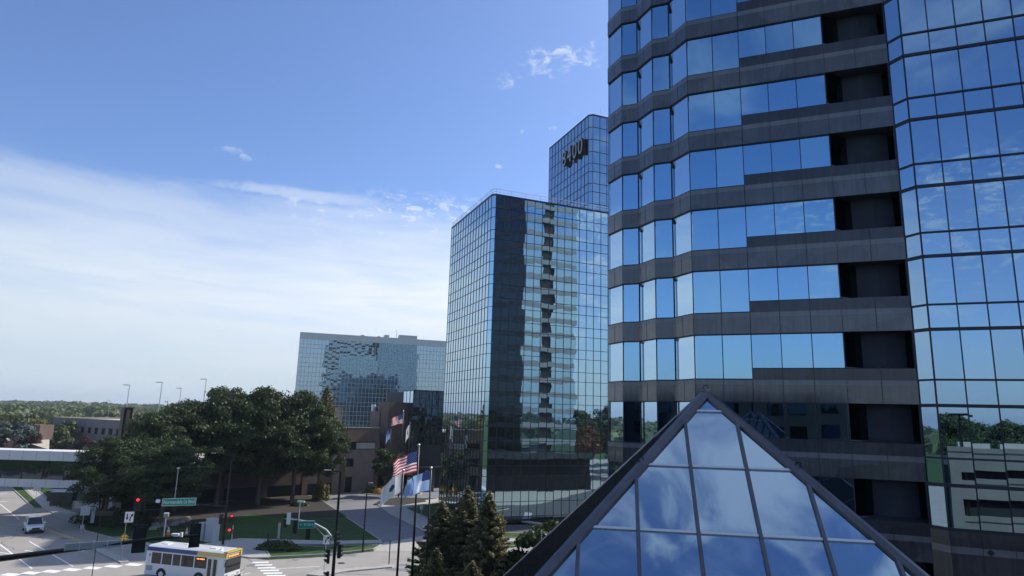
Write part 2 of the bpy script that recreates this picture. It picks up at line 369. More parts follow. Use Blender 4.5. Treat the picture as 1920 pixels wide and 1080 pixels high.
for a, b in (((640, 1075), (700, 1078)), ((780, 1060), (820, 1066)), ((10, 1000), (60, 1008)), ((0, 985), (50, 990)), ((90, 990), (120, 1000)), ((690, 990), (730, 992))):
    strip(gp(*a), gp(*b), .25, .006, jm, 'asphalt_dark')
rc = random.Random(3)
for k in range(46):
    p = Vector((rc.uniform(-75, 5), rc.uniform(60, 95))); a = rc.uniform(0, 6.28)
    for j in range(rc.randint(4, 9)):
        a += rc.uniform(-.5, .5); q = p + Vector((math.cos(a), math.sin(a))) * rc.uniform(.6, 1.8); strip(p, q, rc.uniform(.03, .07), .0055 + .0001 * k, jm, 'joint'); p = q
for k in range(9):
    p = Vector((rc.uniform(-60, -5), rc.uniform(62, 84))); w_1, h_1, a = rc.uniform(1.2, 4), rc.uniform(.8, 1.6), rc.uniform(-.4, .2); d = Vector((math.cos(a), math.sin(a))) * w_1; strip(p, p + d, h_1, .0025, jm, 'asphalt_dark')
for px, py in ((640, 1056), (430, 1062), (120, 1010), (690, 1000), (880, 1048)):
    p = gp(px, py); jm.poly([(p[0] + .42 * math.cos(t), p[1] + .42 * math.sin(t), .0075) for t in [2 * math.pi * i / 14 for i in range(14)]], 'steel_dark')
jm.build('road_crack', kind='structure')

# ================================================================== CURTAIN WALL HELPERS
def ribbon(mb, pts, z0, z1, t_out, t_in, mat=None, closed=False):
    """solid band following a 2-D polyline, mitred corners; outward is to the right of travel"""
    P = [Vector(p) for p in pts]; n = len(P)
    def off(d):
        o = []
        for i in range(n):
            if closed: a = P[i - 1]; c = P[(i + 1) % n]
            else: a = P[i - 1] if i else None; c = P[i + 1] if i < n - 1 else None
            ns = []
            if a is not None: e = (P[i] - a).normalized(); ns.append(Vector((e.y, -e.x)))
            if c is not None: e = (c - P[i]).normalized(); ns.append(Vector((e.y, -e.x)))
            if len(ns) == 2:
                m = ns[0] + ns[1]; m = m * (1 / max(.5, m.length_squared / 2)) if m.length > .1 else ns[0]
            else: m = ns[0]
            o.append(P[i] + m * d)
        return o
    O = off(t_out); I = off(-t_in); rngi = range(n if closed else n - 1)
    for i in rngi:
        j = (i + 1) % n
        mb.poly([(*O[i], z0), (*O[j], z0), (*O[j], z1), (*O[i], z1)], mat)
        mb.poly([(*I[j], z0), (*I[i], z0), (*I[i], z1), (*I[j], z1)], mat)
        mb.poly([(*O[i], z1), (*O[j], z1), (*I[j], z1), (*I[i], z1)], mat)
        mb.poly([(*O[j], z0), (*O[i], z0), (*I[i], z0), (*I[j], z0)], mat)
    if not closed:
        for i, s_ in ((0, 1), (n - 1, -1)):
            q = [(*O[i], z0), (*O[i], z1), (*I[i], z1), (*I[i], z0)]; mb.poly(q if s_ > 0 else q[::-1], mat)
class Panes:
    """collects panes of one thing: the 100 that show largest become parts, the rest one part"""
    def __init__(s): s.p = []
    def add(s, a, b, z0, z1, mat, back=.05, tilt=.0):
        s.p.append((Vector(a), Vector(b), z0, z1, mat, back, tilt))
    def emit(s, mb, q):
        a, b, z0, z1, mat, back, tilt = q
        e = (b - a).normalized(); nrm = Vector((e.y, -e.x))
        o = [nrm * (random.uniform(-tilt, tilt)) for _ in range(3)]; o.append(o[0] + o[2] - o[1])
        A, B_ = a - nrm * back, b - nrm * back
        f = [Vector((*(A + o[0]), z0)), Vector((*(B_ + o[1]), z0)), Vector((*(B_ + o[2]), z1)), Vector((*(A + o[3]), z1))]
        k = Vector((*(nrm * -.03), 0)); g = [v + k for v in f]
        mb.poly(f, mat)
        for i in range(4): j = (i + 1) % 4; mb.poly([f[j], f[i], g[i], g[j]], mat)
        mb.poly(g[::-1], mat)
    def build(s, name, parent, cap=100, bonus=None, hide=None):
        sc = []
        for q in s.p:
            pts = [(*q[0], q[2]), (*q[1], q[2]), (*q[1], q[3]), (*q[0], q[3])]
            e = (q[1] - q[0]); c = (q[0] + q[1]) / 2
            front = (e.y * (0 - c.x) - e.x * (0 - c.y)) > 0
            A = area_px(pts) if front else 0
            if A and hide: 
                pc = proj((*c, (q[2] + q[3]) / 2))
                if hide(pc): A = 0
            sc.append(A)
        order = sorted(range(len(s.p)), key=lambda i: -sc[i])
        top = [i for i in order[:cap] if sc[i] > 0]; ts = set(top)
        for i in top:
            m = MB(); s.emit(m, s.p[i]); m.build(name, None, parent)
        m = MB()
        for i in range(len(s.p)):
            if i not in ts: s.emit(m, s.p[i])
        if m.f: m.build(name, None, parent, kind='stuff')
def lerp(a, b, t): return a + (b - a) * t
def facade(pn, mm, P0, az, widths, zs, mat, mull=.05, depth=.06, mmat='mullion_dark', thick=None, tilt=0, wmat=None):
    """panes between the column widths and rows zs; mullions as bars proud of the glass"""
    P0 = Vector(P0); d = dv(az); x = 0; out = Vector((d.y, -d.x)); ax = math.atan2(d.y, d.x); tot = sum(widths)
    for i, w in enumerate(widths):
        a = P0 + d * x; b = P0 + d * (x + w)
        for j in range(len(zs) - 1):
            mt = wmat(i, j) if wmat else mat
            if mt == 'glass_curtain' and random.random() < .35: mt = 'glass_curtain_b'
            pn.add(a, b, zs[j], zs[j + 1], mt, 0.02, tilt)
        c = a + out * (depth / 2 - .02)
        mm.box((c.x, c.y, (zs[0] + zs[-1]) / 2), (mull, depth, zs[-1] - zs[0]), ax, mmat)
        x += w
    c = P0 + d * x + out * (depth / 2 - .02); mm.box((c.x, c.y, (zs[0] + zs[-1]) / 2), (mull, depth, zs[-1] - zs[0]), ax, mmat)
    for j, z in enumerate(zs):
        h = (thick(j) if thick else mull); c = P0 + d * (tot / 2) + out * (depth / 2 - .017)
        mm.box((c.x, c.y, z), (tot, depth + .008, h), ax, mmat)
    return P0 + d * tot

# ================================================================== TOWER A (near granite and glass tower)
c0 = Vector((10.98, 38.78)); dM, dL = dv(112.5), dv(157.5)
ZT = lambda i: H + 1.16 + 3.9 * i          # head of the windows of storey i
L3 = c0 - dL * 1.93; L2b = L3 - dM * 1.12; L2a = L2b - dL * 1.9; L1b = L2a - dM * 1.08; L1a = L1b - dL * 1.85
Q_ = L1a + dv(67.5) * 36.9; S_ = Q_ + dv(22.5) * 10; E_ = S_ + dv(67.5) * 15.3
mainR = c0 + dM * 8.0; R1 = c0 + dM * 11.32; R2 = R1 + dL * .95; CUR_N = 9; F_ = R2 + dM * (1.305 * CUR_N); G_ = F_ + dv(22.5) * 30; G2_ = G_ + dv(112.5) * 19
towerA = empty('office_tower', (c0.x, c0.y, 0), label='tall granite banded office tower with blue mirror windows filling the right side', cat='office tower')
TOPA = 15.5; I0, I1 = -4, 19
core = MB()
outline = [L1a, L1b, L2a, L2b, L3, c0, mainR, R1, R2, F_, G_, G2_, E_, S_, Q_]
def shrink(pts, w):
    o = []; n = len(pts)
    for i in range(n):
        e1 = (pts[i] - pts[i - 1]).normalized(); e2 = (pts[(i + 1) % n] - pts[i]).normalized()
        n1 = Vector((e1.y, -e1.x)); n2 = Vector((e2.y, -e2.x)); m = n1 + n2; m = m / max(.5, m.length_squared / 2); o.append(pts[i] - m * w)
    return o
# recess outline (behind the main line between mainR and R1)
rA = mainR.copy(); rB = rA + dv(67.5) * 1.35; rR = rB + dv(122) * 1.12; rD = rR + dv(97) * 1.08; rE = rD + dv(67.5) * 1.5
coreo = [tuple(p) for p in shrink([L1a, L1b, L2a, L2b, L3, c0, rA, rB, rR, rD, rE, R1 + dv(22.5) * 3.2, R1, R2, F_, G_, G2_, E_, S_, Q_], .22)]
core.prism(coreo, -.05, ZT(I1), 'joint'); core.build('core', None, towerA)
front = [L1a, L1b, L2a, L2b, L3, c0, mainR, R1]
back = [E_, S_, Q_, L1a]
W = Panes(); jn = MB(); mull = MB(); nrm_ = lambda d: Vector((d.y, -d.x))
def joints(mb, a, b, n, z0, z1, off=.062):
    e = (b - a); L = e.length; e.normalize(); nn = nrm_(e)
    for k in range(1, n):
        c = a + e * (L * k / n) + nn * off; mb.box((c.x, c.y, (z0 + z1) / 2), (.034, .012, z1 - z0 - .02), math.atan2(e.y, e.x), 'joint')
for i in range(I0, I1):
    zt = ZT(i); zb = zt - 2.6
    # spandrel above the windows of storey i
    s = MB()
    full = [L1a, L1b, L2a, L2b, L3, c0, mainR, R1]
    ribbon(s, full, zt + .05, zt + 1.0, .06, .18, 'granite'); ribbon(s, full, zt + 1.0, zt + 1.28, .064, .18, 'granite_band')
    ribbon(s, [G2_, E_, S_ + dv(67.5) * .02], zt + .05, zt + 1.28, .06, .18, 'granite_sunlit'); ribbon(s, [S_, Q_, L1a + dv(67.5) * .06], zt + .05, zt + 1.28, .06, .18, 'granite_dark')  # sunlit rear face paler, unlit facet darker: light painted into the stone
    s.build('spandrel', None, towerA)
    r = MB(); rz = c0 + dM * 3.2
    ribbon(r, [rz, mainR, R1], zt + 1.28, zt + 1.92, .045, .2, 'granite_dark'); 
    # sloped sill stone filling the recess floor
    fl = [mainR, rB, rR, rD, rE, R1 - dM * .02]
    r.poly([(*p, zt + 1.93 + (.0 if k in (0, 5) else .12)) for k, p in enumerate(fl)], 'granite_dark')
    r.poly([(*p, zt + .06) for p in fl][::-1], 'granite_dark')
    r.build('raised_sill', None, towerA)
    for a, b, n in ((L1a, L1b, 2), (L2a, L2b, 2), (L3, c0, 2), (c0, mainR, 5), (mainR, R1, 2)): joints(jn, a, b, n, zt + .05, zt + 1.28)
    joints(jn, rz, mainR, 3, zt + 1.28, zt + 1.92, .047); joints(jn, mainR, R1, 2, zt + 1.28, zt + 1.92, .047)
    for c in (rz, mainR, c0): jn.box((*(c + nrm_(dM) * .062), zt + .66), (.03, .012, 1.22), math.atan2(dM.y, dM.x), 'joint')
    # windows
    for a, b in ((L1a, L1b), (L2a, L2b), (L3, c0)): W.add(a, b, zb, zt, 'glass_facet', .06, .002)
    for a, b in ((L1b, L2a), (L2b, L3)): W.add(a, b, zb, zt, 'glass_window', .06, .002)
    for k in range(5):
        W.add(c0 + dM * 1.6 * k, c0 + dM * 1.6 * (k + 1), zb if k < 2 else zb + .64, zt, random.choice(('glass_window', 'glass_window', 'glass_window_b', 'glass_window_c')), .06, .008)
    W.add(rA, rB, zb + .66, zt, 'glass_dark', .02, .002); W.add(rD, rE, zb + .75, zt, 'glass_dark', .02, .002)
    # thin frames: head and sill lines, vertical joints
    for z in (zt + .02, zb - .02 + .04): ribbon(mull, [L1a, L1b, L2a, L2b, L3, c0] + ([mainR] if z > zt else [rz]), z - .035, z + .035, .012, .12, 'mullion_dark')
    ribbon(mull, [rz, mainR], zb + .61, zb + .67, .012, .12, 'mullion_dark')
    ribbon(mull, [rA, rB], zb + .67, zb + .72, .03, .05, 'granite_band')
    for k in range(0, 6):
        c = c0 + dM * 1.6 * k + nrm_(dM) * -.03; z0 = zb if k < 3 else zb + .64
        mull.box((c.x, c.y, (z0 + zt) / 2), (.045, .06, zt - z0), math.atan2(dM.y, dM.x), 'mullion_dark')
    for c, d in ((L1b, dM), (L2a, dL), (L2b, dM), (L3, dL), (L1a, dL)):
        q = c - nrm_(d) * .05; mull.box((q.x, q.y, (zb + zt) / 2), (.05, .07, 2.6), math.atan2(d.y, d.x), 'mullion_dark')
    # far side (seen mirrored in the towers behind): strip windows with a dark bay and small openings
    for a, b, n in ((E_, S_, 9), (S_, Q_, 6), (Q_, L1a, 20)):
        for k in range(n):
            if a is E_ and k in (4, 5): W.add(lerp(a, b, k / n), lerp(a, b, (k + 1) / n), zb, zt, 'glass_dark', .5, .002); continue
            W.add(lerp(a, b, k / n), lerp(a, b, (k + 1) / n), zb, zt, 'glass_grey' if a is not S_ else 'glass_dark', .06, .003)
    # recess stone faces
rs = MB()
z0, z1 = ZT(I0) - 3.9, ZT(I1 - 1) + 1.2
ribbon(rs, [rB, rR], z0, z1, 0, .1, 'granite_recess_shade'); ribbon(rs, [rR, rD], z0, z1, 0, .1, 'granite_recess_shade')
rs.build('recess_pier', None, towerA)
jn.build('panel_joint', None, towerA, kind='stuff'); mull.build('window_frame', None, towerA, kind='stuff')
# right hand curtain wall bay
cz = [H - 4.84]
zz = []
for i in range(-2, I1): zz += [ZT(i) - 2.6, ZT(i)]
zz = [z for z in zz if z > H - 3.9]; zs = [H - 4.84 + .0] + zz
CP = Panes(); cm = MB()
thick = lambda j: .17 if (abs(((zs[j] - ZT(0)) / 3.9) - round((zs[j] - ZT(0)) / 3.9)) < .05 or j == 0) else .10
facade(CP, cm, R1, 157.5, [.95], zs, 'glass_curtain', .07, .06, 'mullion_dark', thick, .004)
facade(CP, cm, R2, 112.5, [1.305] * CUR_N, zs, 'glass_curtain', .045, .055, 'mullion_dark', thick, .0035)
cm.build('mullion_grid', None, towerA, kind='stuff')
b_ = MB(); zb_ = H - 4.9
ribbon(b_, [R1, R2, F_], zb_ - .7, zb_, .05, .3, 'granite_dark'); ribbon(b_, [R1, R2, F_], zb_ - 1.02, zb_ - .7, .055, .3, 'granite_band'); ribbon(b_, [R1, R2, F_], -.05, zb_ - 1.02, .05, .3, 'granite_dark')
b_.build('granite_base', None, towerA)
for k in range(-1, 4):
    c = R2 + dM * (1.3 + 2.6 * k + .3) if k >= 0 else R1 + dM * -.9
    m = MB(); n2 = nrm_(dM) * .075; zc = zb_ - .86; u = dM * .17
    c2 = c + n2; pts = [(*(c2 - u), zc), (c2.x, c2.y, zc - .17), (*(c2 + u), zc), (c2.x, c2.y, zc + .17)]
    m.poly(pts, 'joint'); c3 = c; q = [(*(c3 - u), zc), (c3.x, c3.y, zc - .17), (*(c3 + u), zc), (c3.x, c3.y, zc + .17)]
    for a in range(4): e = (a + 1) % 4; m.poly([pts[e], pts[a], q[a], q[e]], 'joint')
    m.build('diamond_inlay', None, towerA)
jb = MB()
for k in range(0, CUR_N):
    c = R2 + dM * 1.305 * k + nrm_(dM) * .056; jb.box((c.x, c.y, zb_ / 2 + .4), (.022, .012, zb_ - .8), math.atan2(dM.y, dM.x), 'joint')
jb.build('base_joint', None, towerA)
W.build('window', towerA); CP.build('glass_panel', towerA)
rt = MB(); rt.prism([tuple(p) for p in shrink(outline, .3)], ZT(I1) - 1.4, ZT(I1) + .4, 'granite'); rt.build('roof', None, towerA)

pb_ = dv(-22.5); p0 = L1a + dv(67.5) * 20; p1 = L1a + dv(67.5) * 56
m = MB(); m.prism([tuple(p0), tuple(p0 + pb_ * 21), tuple(p1 + pb_ * 21), tuple(p1)], -.05, 8.2, 'dark_shaded_cladding'); m.prism([tuple(p0 + pb_ * 21.05), tuple(p0 + pb_ * 22), tuple(p1 + pb_ * 22), tuple(p1 + pb_ * 21.05)], 7.2, 8.5, 'granite')
m.build('podium', None, towerA)
lot = MB(); lot.prism([(-6, 105), (24, 118), (70, 122), (150, 60), (150, 20), (75, 55), (40, 70), (14, 70), gp(1090, 1009), gp(905, 1009), gp(905, 960)], -.058, -.012, 'asphalt_black'); lot.build('parking_lot', kind='structure')

# ================================================================== PYRAMID SKYLIGHT
az_p, t_p = R(9.25), R(45.5); d_p = 21.0
ap_ = ray(1323.5, 736); hyp = math.hypot(ap_.x, ap_.y); APX = CAM + ap_ * (d_p / hyp)
u_ = Vector((math.sin(az_p), math.cos(az_p), 0)); w_ = Vector((math.cos(az_p), -math.sin(az_p), 0)); Z_ = Vector((0, 0, 1)); tn = math.tan(t_p)
HB = 10.4
pyr = empty('pyramid_skylight', (APX.x, APX.y, 0), label='glass and metal pyramid skylight in front of the granite tower', cat='skylight')
def P_(a, s, off=0):
    """point on the glass face toward the camera: a across, s down the slope, off proud of it"""
    n = (-u_ * math.sin(t_p) + Z_ * math.cos(t_p))
    return APX + w_ * a + (-u_ * math.cos(t_p) - Z_ * math.sin(t_p)) * s + n * off
ct = math.cos(t_p); rows_s = [0, .82] + [2.92 + 2.07 * k for k in range(7)]; smax = HB / ct
SP = 1.453
cols = [-(k + .5) * SP for k in range(7, -1, -1)] + [(k + .5) * SP for k in range(0, 8)]
rows_s = [s for s in rows_s if s < smax] + [smax]
def clip_cell(a0, a1, s0, s1):
    poly = [(a0, s0), (a1, s0), (a1, s1), (a0, s1)]
    for sg in (1, -1):     # keep sg*a <= s*ct
        out = []
        for i in range(len(poly)):
            p, q = poly[i], poly[(i + 1) % len(poly)]; fp = p[1] * ct - sg * p[0]; fq = q[1] * ct - sg * q[0]
            if fp >= 0: out.append(p)
            if (fp >= 0) != (fq >= 0): t = fp / (fp - fq); out.append((p[0] + (q[0] - p[0]) * t, p[1] + (q[1] - p[1]) * t))
        poly = out
        if len(poly) < 3: return []
    return poly
for j in range(len(rows_s) - 1):
    for i in range(len(cols) - 1):
        if j == 0 and i != 7: continue
        c = clip_cell(cols[i], cols[i + 1], rows_s[j], rows_s[j + 1])
        if j == 0: c = [(0, 0), (.82 * ct, .82), (-.82 * ct, .82)]
        if len(c) < 3: continue
        m = MB(); o = [random.uniform(-.002, .002) for _ in c]
        tx, ts = random.uniform(-.0015, .0015), random.uniform(-.0015, .0015)
        ca = sum(p[0] for p in c) / len(c); cs_ = sum(p[1] for p in c) / len(c)
        f = [P_(a, s, (a - ca) * tx + (s - cs_) * ts) for a, s in c]; g = [P_(a, s, -.05) for a, s in c]
        f = f[::-1]; g = g[::-1]; m.poly(f, 'glass_pyramid'); m.poly(g[::-1], 'void')
        for k in range(len(f)): e = (k + 1) % len(f); m.poly([f[e], f[k], g[k], g[e]], 'glass_pyramid')
        m.build('glass_pane', None, pyr)
def bar(mb, A, B, across, nrm, wd, h, mat):
    a2 = across * wd / 2; q = []
    for P in (A, B): q.append([P - a2 + nrm * -.02, P + a2 + nrm * -.02, P + a2 * .8 + nrm * h, P - a2 * .8 + nrm * h])
    mb.hull_strip(q[0], q[1], mat); mb.poly(q[0], mat); mb.poly(q[1][::-1], mat)
nF = (-u_ * math.sin(t_p) + Z_ * math.cos(t_p)); sd = (-u_ * math.cos(t_p) - Z_ * math.sin(t_p))
for a in cols:
    s0 = abs(a) / ct
    if s0 < smax: m = MB(); bar(m, P_(a, s0), P_(a, smax), w_, nF, .105, .075, 'steel_dark' if False else 'seam_metal'); m.build('mullion', None, pyr)
for s in rows_s[1:]:
    hw = s * ct; xs = [-hw] + [c for c in cols if abs(c) < hw] + [hw]; m = MB()
    for a0, a1 in zip(xs, xs[1:]): bar(m, P_(a0 + .05, s), P_(a1 - .05, s), sd, nF, .085, .045, 'alu')
    m.build('glazing_bar', None, pyr)
# four hip ridges
def hip(sx, sy):
    return (w_ * sx + u_ * sy * 1.0) * HB - Z_ * HB * tn
for sx, sy in ((-1, -1), (1, -1), (-1, 1), (1, 1)):
    m = MB(); D = hip(sx, sy); d = D.normalized(); ac = d.cross(Z_).normalized(); up = ac.cross(d).normalized()
    if up.z < 0: up = -up
    q0, q1 = [], []
    for P, q in ((APX + up * .04, q0), (APX + D + up * .04, q1)):
        for a, h in ((-.185, -.13), (-.185, -.055), (-.07, .045), (.07, .045), (.185, -.055), (.185, -.13)): q.append(P + ac * a + up * h)
    m.hull_strip(q0, q1, 'seam_metal'); m.poly(q0, 'seam_metal'); m.poly(q1, 'seam_metal')
    m.build('hip_cap', None, pyr)
cp = MB(); cp.box((APX.x, APX.y, APX.z + .04), (.2, .2, .14), -az_p + R(45), 'seam_metal'); cp.build('apex_cap', None, pyr)
def ring(name, c, r, tr, parent, nrm, mat='steel_dark'):
    m = MB(); n = Vector(nrm).normalized(); a = n.cross(Z_ if abs(n.z) < .9 else Vector((1, 0, 0))).normalized(); b = n.cross(a)
    pts = [Vector(c) + a * math.cos(t) * r + b * math.sin(t) * r for t in [2 * math.pi * k / 12 for k in range(12)]]
    for k in range(12): m.tube(pts[k], pts[(k + 1) % 12], tr, n=6, mat=mat, cap=False)
    m.build(name, None, parent, smooth=True)
ring('lifting_eye', APX + Z_ * .15, .075, .013, pyr, -u_)
for sx in (-1, 1):
    f = 2.92 * ct / HB; P = APX + hip(sx, -1) * f; ring('lifting_eye', P + Z_ * .15, .07, .018, pyr, -u_)
# three standing seam metal faces
for k, (a, b) in enumerate((((-1, -1), (-1, 1)), ((-1, 1), (1, 1)), ((1, 1), (1, -1)))):
    m = MB(); A = APX + hip(*a); B = APX + hip(*b); n = (A - APX).cross(B - APX).normalized()
    if n.z < 0: n = -n
    m.poly([APX, A, B], 'seam_metal'); low = (A + B) / 2; dn = (low - APX); ac = (B - A).normalized()
    for q in range(-16, 17):
        x = q * .62
        if abs(x) > HB - .3: continue
        s0 = abs(x) / HB; p0 = APX + dn * s0 + ac * x; p1 = APX + dn + ac * x
        bar(m, p0, p1, ac, n, .06, .085, 'steel_dark')
    m.build('metal_roof', None, pyr)
    m = MB()
    for s in rows_s[1:]:
        f = s * ct / HB; A2, B2 = APX + (A - APX) * f, APX + (B - APX) * f; bar(m, A2 + ac * .1, B2 - ac * .1, dn.normalized(), n, .05, .015, 'alu')
    m.build('roof_batten', None, pyr)
# podium the pyramid stands on
pod = MB(); PZ = APX.z - HB * tn
q = [APX + (w_ * sx + u_ * sy) * (HB + .9) for sx, sy in ((-1, -1), (1, -1), (1, 1), (-1, 1))]
pod.prism([(p.x, p.y) for p in q], -.05, PZ + .05, 'granite_dark')
pod.build('podium', None, None, label='low granite base building under the pyramid skylight', category=None) if False else tag(pod.build('podium', None, None), 'low granite base building under the pyramid skylight', 'building')

# ================================================================== MIDDLE TOWER (black framed mirror tower)
def mirror_tower(name, label, P0, azR, nR, wR, azL, nL, wL, ztop, zrows, mat, mmat, cham, mull=.06, tilt=.006, hide=None, wmat=None, backs=True, depth=.06, base=None):
    t = empty(name, (*P0, 0), label=label, cat='office tower')
    P0 = Vector(P0); pn = Panes(); mm = MB()
    dR = dv(azR); dLb = dv(azL)               # right face leaves P0+cham, left face runs back from P0
    A = P0 - 0 * dR; B = A + (dR + -1 * dLb * 0) * 0
    ca = P0; cb = P0 + (dR * .5 - dLb * .5).normalized() * cham if cham else P0
    left0 = ca + dLb * (nL * wL)
    facade(pn, mm, left0, azL + 180, [wL] * nL, zrows, mat, mull, depth, mmat, None, tilt)
    if cham:
        e = (cb - ca); facade(pn, mm, ca, math.degrees(math.atan2(e.x, e.y)), [e.length], zrows, mat, mull, depth, mmat, None, tilt)
    end = facade(pn, mm, cb, azR, [wR] * nR, zrows, mat, mull, depth, mmat, None, tilt, wmat)
    bk = end + dLb * (nL * wL)        # the two rear faces, seen mirrored in the blocks behind
    facade(pn, mm, end, azL, [(bk - end).length / nL] * nL, zrows, mat, mull, depth, mmat, None, tilt); e = left0 - bk
    facade(pn, mm, bk, math.degrees(math.atan2(e.x, e.y)), [e.length / nR] * nR, zrows, mat, mull, depth, mmat, None, tilt)
    mm.build('mullion_grid', None, t, kind='stuff')
    c = MB(); body = [tuple(p) for p in shrink([left0, ca, cb, end, end + dLb * (nL * wL)] if cham else [left0, ca, end, end + dLb * (nL * wL)], .12)]
    c.prism(body, -.05, ztop - .1, 'joint'); c.build('core', None, t)
    r = MB(); rp = [left0, ca, cb, end, end + dLb * (nL * wL)] if cham else [left0, ca, end, end + dLb * (nL * wL)]
    ribbon(r, rp, ztop - .08, ztop + .22, .05, .4, mmat, closed=True); r.build('parapet', None, t)
    r = MB(); r.prism([tuple(p) for p in shrink(rp, .45)], ztop - .3, ztop - .05, 'roof_tan'); r.build('roof', None, t)
    pn.build('glass_pane', t, hide=hide)
    return t, rp, end
def zlist(ztop, first, second, zmin, start=None):
    z = [ztop]; k = 0
    while z[-1] > zmin:
        z.append(z[-1] - (first if k % 2 == 0 else second)); k += 1
    z[-1] = max(z[-1], zmin); return z[::-1]
D2 = 107.4; p2 = Vector(pol(-2.11, D2)); zt2 = H + 37.35
t2, rp2, end2 = mirror_tower('glass_tower', 'black framed mirror glass tower between the 8400 tower and the driveway', p2, 67.5, 19, 1.48, -22.5, 15, 1.515, zt2,
                             zlist(zt2, 2.27, 1.63, .4), 'glass_tower', 'mullion_dark', .86, .075, .003, hide=lambda p: p is None or p[0] > 1142 or p[1] > 960)
# roof railing
rl = MB(); ro = shrink(rp2, .15)
for i in range(len(ro)):
    a, b = ro[i], ro[(i + 1) % len(ro)]; n = max(1, int((b - a).length / 2.6))
    for k in range(n): q = lerp(a, b, k / n); rl.tube((*q, zt2), (*q, zt2 + 1.15), .035, n=5, mat='galv')
    rl.tube((*a, zt2 + 1.15), (*b, zt2 + 1.15), .035, n=5, mat='galv'); rl.tube((*a, zt2 + .65), (*b, zt2 + .65), .02, n=5, mat='galv')
rl.build('railing', None, t2)

# ================================================================== 8400 TOWER
D8 = 124.0; p8 = Vector(pol(6.74, D8)); zt8 = H + .4872 * D8
zr = [zt8]
for k, h in enumerate([2.56, 2.65, 2.6, 2.47] + [1.75, 2.5] * 14): zr.append(zr[-1] - h)
zr = [z for z in zr if z > .5][::-1]
t8, rp8, end8 = mirror_tower('glass_tower', 'taller mirror glass tower with 8400 sign near its top', p8, 67.5, 16, 1.62, -21.8, 12, 1.54, zt8, zr, 'glass_tower_far', 'mullion_dark', .95, .085, .004,
                             hide=lambda p: p is None or p[0] > 1142 or p[1] > 385)
an = MB(); q = end8; aq = Vector(pol(7.9, 131)); an.tube((*aq, zt8 - .2), (*aq, zt8 + 2.0), .12, n=6, mat='galv'); an.tube((*aq, zt8 + 2), (*aq, zt8 + 5.2), .045, n=5, mat='galv')
an.build('antenna', None, t8)
dl8 = dv(-21.8); nl8 = -nrm_(dl8)     # outward normal of the left face
if nl8.x > 0: nl8 = -nl8
cen = p8 + dl8 * 5.7 + nl8 * .55; zc8 = zt8 - 6.1
X = Vector((-dl8.x, -dl8.y, 0)); Y = Vector((0, 0, 1)); ZN = Vector((nl8.x, nl8.y, 0))
for k, ch in enumerate('8400'):
    pos = Vector((cen.x, cen.y, zc8)) + X * ((k - 1.5) * 2.45)
    Mx = Matrix(((X.x, Y.x, ZN.x, pos.x - t8.location.x), (X.y, Y.y, ZN.y, pos.y - t8.location.y), (X.z, Y.z, ZN.z, pos.z), (0, 0, 0, 1)))
    text_obj('sign_digit', ch, 5.2, .26, 'steel_dark', Mx, t8, .82)
    Mf = Mx.copy(); pf = ZN * .285; Mf[0][3] += pf.x; Mf[1][3] += pf.y
    text_obj('digit_face', ch, 5.1, .012, 'sign_grey', Mf, t8, .80)

# ================================================================== FAR WIDE TOWER
D3 = 287.0; p3 = Vector(pol(-17.93, D3)); zt3 = H + .1110 * D3
zr3 = zlist(zt3 - 2.1, 2.3, 1.6, 1.0)
t3, rp3, end3 = mirror_tower('glass_tower', 'wide pale framed glass block far behind the trees', p3, 72.0, 48, 1.5, -18.0, 16, 1.5, zt3, zr3, 'glass_distant', 'mullion_light', 0, .15, .005,
                             hide=lambda p: p is None or p[0] > 842)
b3 = MB(); ribbon(b3, rp3, zt3 - 2.1, zt3 + .55, .12, .4, 'concrete_white', closed=True); b3.build('cornice', None, t3)
rb = MB()
for s, w, h in ((46, 8, 2.0), (36.5, 2, 1.6), (26, 1.5, .9), (33, 1.2, .8)):
    q = p3 + dv(72) * s + dv(-18) * 6; rb.box((q.x, q.y, zt3 + .5 + h / 2), (w, 4, h), R(18), 'galv')
q = p3 + dv(72) * 41 + dv(-18) * 6; rb.tube((*q, zt3), (*q, zt3 + 5), .1, n=5, mat='galv')
rb.build('roof_plant', None, t3)

# ================================================================== GARAGE, ENTRANCE BLOCK, PAVILION
gA = Vector(pol(-29.9, 128)); gB = Vector(pol(-10.9, 149)); gd = (gB - gA).normalized(); gn = nrm_(gd); gz = 13.2; gL = (gB - gA).length; gax = math.atan2(gd.y, gd.x)
gk = dv(-26) * 42
gar = empty('parking_garage', (*gA, 0), label='brown brick parking garage behind the big trees with dark openings', cat='garage')
m = MB(); m.prism([tuple(gA), tuple(gB), tuple(gB + gk), tuple(gA + gk)], -.05, gz - .9, 'void'); m.build('core', None, gar)
def gbox(name, s0, s1, z0, z1, mat, off=.3, th=.5, par=gar):
    m = MB(); c = gA + gd * ((s0 + s1) / 2) + gn * (off - th / 2); m.box((c.x, c.y, (z0 + z1) / 2), (s1 - s0, th, z1 - z0), gax, mat); return m.build(name, None, par)
S1 = gL - 7.8
gbox('wall', 0, gL - .1, 10.3, gz, 'brick'); gbox('wall', 0, S1 - 3, 6.4, 8.6, 'brick'); gbox('wall', 0, S1 - 3, 2.2, 4.9, 'brick')
gbox('wall', S1 + 1.7, gL - .1, 0, 8.7, 'brick_pale', .296); gbox('wall', S1 - 2.9, S1 + 1.7, 6.9, 8.7, 'brick_pale', .296); gbox('wall', S1 - 2.9, S1 + 1.7, 3.2, 5.2, 'brick_pale', .296); gbox('wall', S1 - 3, S1, 0, 8.7, 'brick_pale', .29)
for k in range(8): gbox('pier', k * 8.2, k * 8.2 + 1.2, 0, 10.3, 'brick', .35)
gbox('opening_panel', S1 + 2.2, gL - .4, 8.85, 10.1, 'concrete', .25)
gbox('parapet_cap', 0, gL, gz, gz + .14, 'roof_tan', .36, .7)
